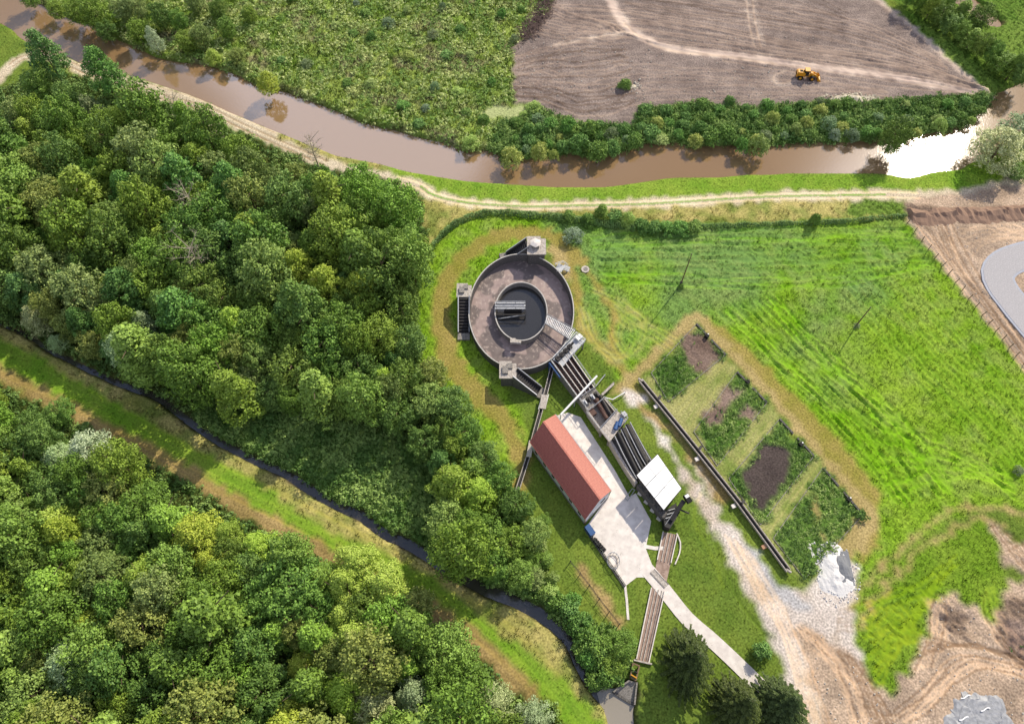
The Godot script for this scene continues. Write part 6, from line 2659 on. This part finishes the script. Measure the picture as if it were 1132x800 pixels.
func build_vegetation() -> void:
	make_kinds()
	# ---- trees one can pick out in the woods: crown centre on the sheet, height, radius, kind
	var wood := [
		[50, 62, 17, 4.4, "poplar"], [112, 80, 16, 5.0, "poplar"], [40, 92, 9, 3.6, "mid"], [75, 108, 9, 3.8, "dark"], [100, 120, 8, 3.0, "greyshrub"],
		[22, 128, 11, 4.0, "olive"], [60, 140, 12, 4.6, "mid"], [118, 140, 11, 4.6, "mid"], [150, 132, 9, 3.6, "olive"], [166, 118, 8, 2.4, "slim"], [205, 132, 12, 3.6, "slim"], [222, 150, 10, 3.4, "bright"],
		[185, 165, 13, 4.6, "mid"], [150, 165, 12, 4.6, "olive"], [90, 165, 12, 4.4, "mid"], [20, 175, 12, 5.0, "dark"], [268, 175, 13, 4.4, "mid"], [240, 190, 12, 4.2, "olive"],
		[300, 205, 10, 4.0, "olive"], [330, 200, 10, 3.4, "olive"], [356, 212, 15, 4.6, "dark"], [398, 205, 12, 5.2, "mid"], [438, 232, 15, 6.2, "mid"], [395, 245, 14, 5.0, "mid"], [447, 262, 10, 4.0, "dark"], [420, 275, 9, 4.0, "dark"],
		[330, 300, 15, 5.0, "bright"], [362, 318, 15, 5.6, "bright"], [398, 320, 13, 4.4, "bright"], [345, 275, 12, 4.0, "slim"], [288, 370, 14, 5.6, "mid"], [270, 300, 14, 5.6, "dark"], [300, 255, 13, 4.6, "dark"], [345, 235, 12, 3.8, "olive"],
		[40, 352, 9, 3.6, "silver"], [80, 360, 9, 3.6, "olive"], [138, 385, 12, 4.6, "silver"], [160, 360, 10, 3.4, "silver"], [62, 378, 5, 2.4, "silver"], [125, 320, 10, 4.4, "bright"], [102, 382, 8, 3.2, "olive"], [215, 400, 8, 3.6, "olive"], [190, 395, 7, 2.6, "silver"],
		[125, 245, 12, 4.4, "olive"], [170, 290, 13, 4.6, "mid"], [70, 270, 10, 4.0, "bright"], [225, 225, 12, 4.4, "mid"], [195, 235, 11, 4.2, "slim"], [90, 210, 12, 4.8, "mid"], [50, 215, 12, 4.6, "olive"],
		[445, 345, 10, 4.2, "dark"], [452, 380, 10, 4.0, "dark"], [420, 375, 12, 4.6, "mid"], [360, 385, 13, 5.6, "dark"], [400, 415, 11, 4.8, "dark"], [325, 410, 12, 5.4, "dark"], [450, 420, 11, 4.6, "dark"], [440, 460, 10, 4.4, "dark"], [475, 445, 10, 4.4, "olive"], [500, 450, 10, 4.2, "dark"], [470, 490, 9, 4.0, "dark"], [515, 480, 9, 3.6, "dark"], [535, 505, 8, 3.2, "dark"],
		[500, 535, 13, 5.2, "bright"], [528, 548, 11, 4.2, "bright"], [552, 530, 9, 3.6, "dark"], [495, 580, 11, 4.6, "olive"], [540, 590, 9, 3.8, "mid"], [570, 560, 9, 3.6, "dark"], [565, 600, 8, 3.6, "mid"], [590, 590, 8, 3.0, "olive"], [575, 635, 7, 3.2, "mid"], [548, 625, 8, 3.4, "dark"],
		[385, 440, 10, 4.2, "dark"], [300, 435, 8, 3.6, "dark"], [255, 420, 9, 3.8, "dark"], [230, 360, 13, 5.0, "dark"], [250, 335, 12, 4.4, "dark"],
	]
	for q in wood:
		var p := P(q[0], q[1], q[2] * 0.58)
		stand.append([Vector3(p.x, 0, p.z), q[3] * 1.0, q[2] * 1.15, q[4]])
	grow("-170,150 0,132 60,118 120,125 170,130 215,140 250,168 300,190 345,195 390,192 440,212 462,245 462,300 440,335 448,362 470,400 500,430 520,470 540,510 575,560 590,600 575,640 545,640 500,610 480,560 465,500 430,475 400,452 330,436 280,445 215,432 150,398 80,375 40,355 0,325 -170,240", ["mid", "mid", "mid", "dark", "olive", "slim", "poplar", "dark", "olive", "dark", "bright", "poplar"], 6500, 2.6, 7.0, 0.54, [])
	var first := stand.duplicate()
	belts(first, "0,357 80,399 170,437 278,506 375,559 471,613 587,672", "the brook", "the picture's west edge", "trees of the wood between brook and river", 15.0)
	stand.clear()
	var south := [[98, 498, 13, 5.0, "silver"], [65, 505, 10, 3.8, "silver"], [50, 530, 10, 4.2, "dark"], [120, 545, 12, 5.0, "olive"], [35, 470, 8, 3.6, "dark"], [65, 455, 6, 3.0, "dark"], [20, 500, 11, 4.6, "dark"], [158, 560, 12, 5.0, "mid"], [215, 590, 13, 5.4, "bright"], [250, 590, 9, 3.4, "bright"], [285, 605, 10, 4.0, "bright"],
		[320, 650, 15, 6.4, "dark"], [290, 665, 13, 4.6, "dark"], [345, 670, 12, 4.4, "dark"], [392, 620, 11, 4.4, "bright"], [425, 645, 11, 4.6, "bright"], [378, 680, 9, 3.6, "bright"], [460, 670, 8, 3.6, "olive"], [425, 690, 13, 5.2, "mid"], [160, 640, 14, 4.8, "bright"], [160, 690, 14, 5.0, "olive"], [205, 665, 13, 4.6, "dark"], [90, 640, 12, 4.6, "mid"], [30, 680, 13, 5.0, "mid"], [75, 735, 12, 5.0, "silver"], [35, 770, 12, 5.0, "olive"], [290, 765, 13, 5.6, "dark"], [458, 770, 10, 3.8, "silver"], [490, 715, 11, 5.0, "mid"], [515, 750, 10, 4.6, "mid"], [545, 775, 8, 3.8, "silver"], [410, 780, 10, 4.4, "silver"], [335, 735, 9, 3.6, "bright"], [370, 725, 10, 4.0, "olive"], [15, 570, 11, 4.4, "olive"], [60, 575, 11, 4.8, "bright"], [110, 600, 11, 4.4, "olive"], [250, 640, 12, 4.4, "mid"], [100, 690, 11, 4.4, "bright"], [590, 795, 7, 3.6, "silver"]]
	for q in south:
		var p := P(q[0], q[1], q[2] * 0.58)
		stand.append([Vector3(p.x, 0, p.z), q[3] * 1.0, q[2] * 1.0, q[4]])
	grow("-120,380 0,446 60,472 100,492 140,512 205,566 250,588 330,606 400,632 450,668 500,708 540,756 585,790 600,880 300,960 -120,960", ["mid", "mid", "mid", "slim", "bright", "slim", "poplar", "dark", "dark", "olive"], 5200, 2.6, 6.8, 0.54, [])
	belts(stand, "-30,395 26,426 132,482 265,559 400,632 545,728 620,790", "the grass strip", "the picture's west edge", "trees of the wood beyond the grass strip", 13.0)
	# ---- far bank of the river
	var k := 0
	for q in [[62, 10, 6, 3.2, "mid"], [84, 12, 9, 4.0, "mid"], [104, 14, 12, 4.8, "mid"], [118, 34, 7, 3.2, "dark"], [135, 10, 9, 4.0, "olive"], [152, 34, 8, 3.8, "mid"], [150, 8, 10, 4.0, "olive"], [176, 18, 10, 3.8, "dark"], [197, 22, 8, 3.2, "dark"], [205, 45, 7, 3.4, "mid"], [222, 40, 8, 3.4, "olive"], [235, 62, 6, 3.0, "bright"], [250, 30, 7, 3.0, "mid"], [262, 62, 5, 2.8, "olive"], [30, -6, 8, 3.6, "mid"], [215, 4, 7, 3.0, "olive"], [240, 8, 7, 3.0, "dark"], [275, 15, 6, 2.6, "mid"]]:
		var p := P(q[0], q[1], q[2] * 0.5)
		plant(q[4], Vector3(p.x, -0.3, p.z), q[2], q[3], "%s on the far river bank, %s from the west" % [kinds[q[4]][1], nth(k)], "tree", "trees on the far river bank")
		k += 1
	plant("silver", P(178, 60), 10.5, 2.6, "slim silvery poplar leaning over the river bend", "tree")
	plant("bright", P(300, 104), 8.5, 3.6, "round yellow-green willow at the water's edge", "tree")
	k = 0
	for q in [[566, 180, 5.5, 3.4, "paleshrub"], [597, 174, 5.5, 3.0, "paleshrub"], [612, 176, 3.6, 1.6, "paleshrub"], [640, 166, 5.5, 3.4, "shrub"], [661, 173, 5.5, 3.2, "shrub"], [652, 150, 5.5, 3.2, "shrub"], [628, 145, 4.8, 2.6, "shrub"], [584, 150, 4.4, 2.2, "shrub"], [676, 168, 4.5, 2.4, "shrub"], [700, 160, 4, 2.6, "shrub"], [720, 152, 4, 2.8, "shrub"], [818, 166, 4.6, 2.2, "shrub"], [836, 168, 6.2, 3.2, "paleshrub"], [785, 156, 4.6, 3.4, "shrub"], [800, 152, 4.4, 3.0, "shrub"], [1036, 144, 4.2, 2.4, "paleshrub"], [520, 162, 3.6, 2.6, "paleshrub"], [690, 97, 3.2, 2.2, "shrub"]]:
		var where := "at the water's edge of the far bank, %s from the west" % nth(k)
		if k == 17:
			where = "alone in the ploughed field beside white debris"
		elif k == 15:
			where = "between the tall bank tree and the bright water"
		plant(q[4], P(q[0], q[1], -0.2), q[2], q[3], "%s %s" % [kinds[q[4]][1], where], "shrub", "shrubs on the far river bank")
		k += 1
	plant("dark", P(979, 168, -0.3), 12.5, 4.6, "tall dense green tree standing alone on the far bank over the water", "tree")
	plant("silver", P(1092, 180), 12.5, 8.0, "big grey-green willow at the end of the bright water", "tree")
	plant("silver", P(1124, 158), 11.0, 7.5, "smaller grey-green willow behind the big one at the bright water", "tree")
	plant("dark", P(1122, 196), 4.0, 3.4, "low dark tree under the grey-green willows beside the track", "tree")
	# row along the upper edge of the ploughed field
	k = 0
	for q in [[968, 8], [980, 14], [990, 22], [1001, 30], [1012, 38], [1024, 46], [1035, 55], [1046, 64], [1057, 72], [1068, 82], [1078, 90], [1088, 97], [994, 4], [1010, 12], [1026, 22], [1042, 36]]:
		var kind: String = ["dark", "mid", "slim", "dark"][k % 4]
		plant(kind, P(q[0] + 34, q[1] - 2), rng.randf_range(6.5, 10.0), rng.randf_range(2.6, 3.8), "%s in the row along the ploughed field, %s from the top" % [kinds[kind][1], nth(k)], "tree", "row of trees along the ploughed field")
		k += 1
	# ---- round the works
	plant("greyshrub", P(633, 264), 3.4, 3.0, "grey-green bush between the tank and the hedge", "shrub")
	plant("shrub", P(899, 247), 4.2, 1.5, "small dark tree growing out of the low field hedge", "tree")
	plant("greyshrub", P(1125, 521), 1.6, 1.4, "small grey-green bush alone in the tall grass by the site", "shrub")
	plant("shrub", P(840, 722), 4.0, 2.2, "round dark bush between the road and the gravel track", "shrub")
	plant("shrub", P(753, 318), 1.5, 0.8, "small dark weed clump at the foot of the taller field pole", "shrub")
	plant("greyshrub", P(947, 361), 1.0, 0.9, "pale weed clump at the foot of the shorter field pole", "shrub")
	k = 0
	for q in [[664, 240, 5.0, 2.4, "slim"], [680, 244, 3.6, 2.4, "shrub"], [693, 248, 4.6, 2.4, "paleshrub"], [708, 252, 2.8, 2.4, "shrub"], [722, 254, 2.6, 2.4, "shrub"], [736, 255, 2.8, 2.6, "shrub"], [752, 255, 3.0, 2.6, "shrub"], [766, 253, 2.6, 2.4, "shrub"], [650, 246, 3.0, 2.2, "shrub"], [628, 242, 2.8, 2.0, "shrub"]]:
		plant(q[4], P(q[0], q[1]), q[2], q[3], "%s in the thick part of the track hedge, %s along it" % [kinds[q[4]][1], nth(k)], "shrub", "shrubs in the track hedge")
		k += 1
	hedge("track_hedge", "low dark hedge from the wood's corner to the thick shrubs by the track", "472,282 484,266 498,252 520,240 546,236 580,238 620,241 660,247 700,252", 1.5, 1.8, 26.0, 71, Color(0.09, 0.17, 0.045), Color(0.18, 0.3, 0.08))
	hedge("field_hedge", "thin low hedge along the field's upper edge as far as the site", "770,251 800,250 860,248 938,245 970,241 1000,239", 1.1, 1.2, 26.0, 72, Color(0.09, 0.17, 0.045), Color(0.18, 0.3, 0.08))
	k = 0
	for q in [[617, 668, 3.6, 2.4, "shrub"], [628, 676, 3.8, 2.6, "shrub"], [640, 692, 4.4, 3.0, "shrub"], [650, 708, 4.6, 3.2, "shrub"], [662, 724, 5.0, 3.4, "shrub"], [668, 746, 4.4, 3.0, "shrub"], [684, 716, 6.5, 3.4, "mid"], [676, 736, 5.0, 2.8, "mid"], [652, 728, 3.6, 2.6, "shrub"], [606, 655, 3.4, 2.4, "paleshrub"], [602, 620, 3.6, 2.2, "slim"], [596, 604, 3.0, 2.0, "paleshrub"], [634, 664, 3.0, 1.8, "shrub"], [590, 640, 4.2, 2.4, "olive"], [610, 640, 3.2, 1.8, "paleshrub"], [588, 622, 4.0, 2.4, "mid"], [600, 580, 3.4, 2.0, "mid"], [642, 716, 3.0, 2.2, "shrub"], [656, 752, 3.0, 2.2, "shrub"]]:
		plant(q[4], P(q[0], q[1]), q[2], q[3], "%s in the scrub between lawn fence and brook, %s in the thicket" % [kinds[q[4]][1], nth(k)], "shrub", "scrub beside the brook")
		k += 1
	k = 0
	for q in [[756, 736, 17.0, 5.0, "tallest dark spruce standing beside the access road"], [808, 782, 17.0, 4.7, "dark spruce in the middle of the three by the gravel track"], [855, 780, 16.0, 4.5, "dark spruce standing beside the gravel track"], [878, 826, 12.0, 4.6, "smaller dark spruce at the lower edge by the gravel track"]]:
		var sp := plant("spruce", P(q[0], q[1]), q[2], q[3], q[4], "tree", "spruces beside the access road")
		sp.rotation.y = k * 0.3
		sp.scale.z *= 1.3
		k += 1
	bare_tree("leafless pale tree between the river track and the wood, the western one", P(205, 138), 9.5)
	bare_tree("leafless pale tree between the river track and the wood, the middle one", P(247, 165), 11.0)
	bare_tree("leafless pale tree between the river track and the wood, the eastern one", P(352, 186), 10.5)
	bare_tree("tall bare brown tree standing among green crowns in the middle of the wood", P(236, 318), 17.0)
	bare_tree("bare pale tree showing between crowns near the upper side of the wood", P(232, 262), 16.0)
	# bushes of the overgrown meadow
	k = 0
	var bushes := []
	for j in 400:
		var u := rng.randf_range(262, 600)
		var v := rng.randf_range(-20, 150)
		var p := P(u, v)
		if k >= 34 or region_at(p.x, p.z) != MEADOW or not fits(p, 4.0, 0.7):
			continue
		stand.append([p, 4.0, 2.0, ""])
		var kind: String = ["shrub", "paleshrub", "shrub", "greyshrub"][j % 4]
		bushes.append([p, kind])
		k += 1
	bushes.sort_custom(func(a, b): return a[0].x < b[0].x)
	for j in bushes.size():
		var kind: String = bushes[j][1]
		plant(kind, bushes[j][0] + Vector3(0, -0.2, 0), rng.randf_range(1.4, 2.8), rng.randf_range(1.2, 2.4), "%s in the meadow across the river, %s bush from the west" % [kinds[kind][1], nth(j)], "shrub", "bushes in the overgrown meadow")
	# the green fringe between the ploughed field and the water
	bushes.clear()
	for j in 900:
		var p := P(rng.randf_range(570, 1085), rng.randf_range(114, 172))
		if bushes.size() >= 96 or region_at(p.x, p.z) != SLOPE or not fits(p, 2.3, 0.72):
			continue
		stand.append([p, rng.randf_range(1.4, 2.6), 2.0, ""])
		bushes.append([p, ["shrub", "shrub", "shrub", "paleshrub", "greyshrub", "shrub"][j % 6], stand[-1][1]])
	bushes.sort_custom(func(a, b): return a[0].x < b[0].x)
	for j in bushes.size():
		var kind: String = bushes[j][1]
		plant(kind, bushes[j][0] + Vector3(0, -0.2, 0), bushes[j][2] * rng.randf_range(1.0, 1.6), bushes[j][2], "%s in the fringe below the ploughed field, %s from the west" % [kinds[kind][1], nth(j)], "shrub", "bushes of the green fringe below the ploughed field")
	# ---- what nobody could count
	var grass := tuft(1, 7, 0.36, 0.42, 0.07)
	var weed := leafy(900, {"rx": 0.6, "y0": 0.0, "y1": 0.8, "shape": "dome", "lobes": 5, "l0": 0.4, "l1": 0.6, "leaf": 0.3, "count": 34, "mess": 0.8, "a": Color(0.75, 0.75, 0.75), "b": Color(1, 1, 1)})
	weed.surface_set_material(0, null)
	var spread := noise(95, 0.05, 3)
	var bare := noise(96, 0.09, 2)
	scatter("tall_grass", "tall bright green grass of the field between hedge and drying beds", "grass", grass, 0.32, 0.4, 0.95, Color(0.22, 0.40, 0.06), Color(0.40, 0.56, 0.14), func(i, j): return (regw[j * NX + i] == FIELD or regw[j * NX + i] == LUSH or regw[j * NX + i] == DRIVEN) and worn[j * NX + i] == 0, 1.3)
	scatter("meadow_weeds", "tangled tall weeds of the meadow across the river", "weeds", weed, 0.42, 0.4, 1.3, Color(0.24, 0.4, 0.08), Color(0.62, 0.7, 0.26), func(i, j): return regw[j * NX + i] == MEADOW and spread.get_noise_2d(i, j) > -0.25)
	scatter("meadow_grass", "long pale grass of the meadow across the river", "grass", grass, 0.5, 0.7, 1.5, Color.WHITE, Color.WHITE, func(i, j): return regw[j * NX + i] == MEADOW, 1.35)
	scatter("bank_weeds", "dense dark green weeds on the banks and drying beds", "weeds", weed, 1.0, 0.5, 1.8, Color(0.10, 0.2, 0.04), Color(0.27, 0.4, 0.1), func(i, j): return regw[j * NX + i] == SLOPE and not in_beds(i, j) and bare.get_noise_2d(i * 2.2, j * 2.2) > -0.3)
	scatter("bed_plants", "low green weeds overgrowing the drying beds", "weeds", weed, 1.1, 0.3, 0.95, Color(0.12, 0.22, 0.05), Color(0.34, 0.46, 0.13), func(i, j): return regw[j * NX + i] == SLOPE and in_beds(i, j) and bare.get_noise_2d(i * 2.6, j * 2.6) > -0.25)
	scatter("undergrowth", "low undergrowth on the floor of the woods", "undergrowth", weed, 0.35, 0.8, 1.8, Color(0.10, 0.19, 0.04), Color(0.24, 0.36, 0.09), func(i, j): return regw[j * NX + i] == FOREST)
	scatter("dry_grass", "dry straw-coloured grass along the brook and the river track", "grass", grass, 0.3, 0.5, 1.0, Color(0.5, 0.44, 0.2), Color(0.28, 0.34, 0.1), func(i, j): return regw[j * NX + i] == DRY and bare.get_noise_2d(i, j) > -0.15, 1.2)
	scatter("lawn_grass", "short rough grass of the lawns round the works", "grass", grass, 0.2, 0.3, 0.6, Color(0.22, 0.32, 0.07), Color(0.34, 0.4, 0.13), func(i, j): return (regw[j * NX + i] == LAWN or regw[j * NX + i] == LEVEE) and worn[j * NX + i] == 0, 1.15)
	scatter("bed_weeds", "sparse weeds growing on the bare drying bed soil", "weeds", weed, 0.06, 0.5, 1.0, Color(0.1, 0.19, 0.05), Color(0.28, 0.36, 0.1), func(i, j): return regw[j * NX + i] == MAUVE and bare.get_noise_2d(i, j) > 0.05)
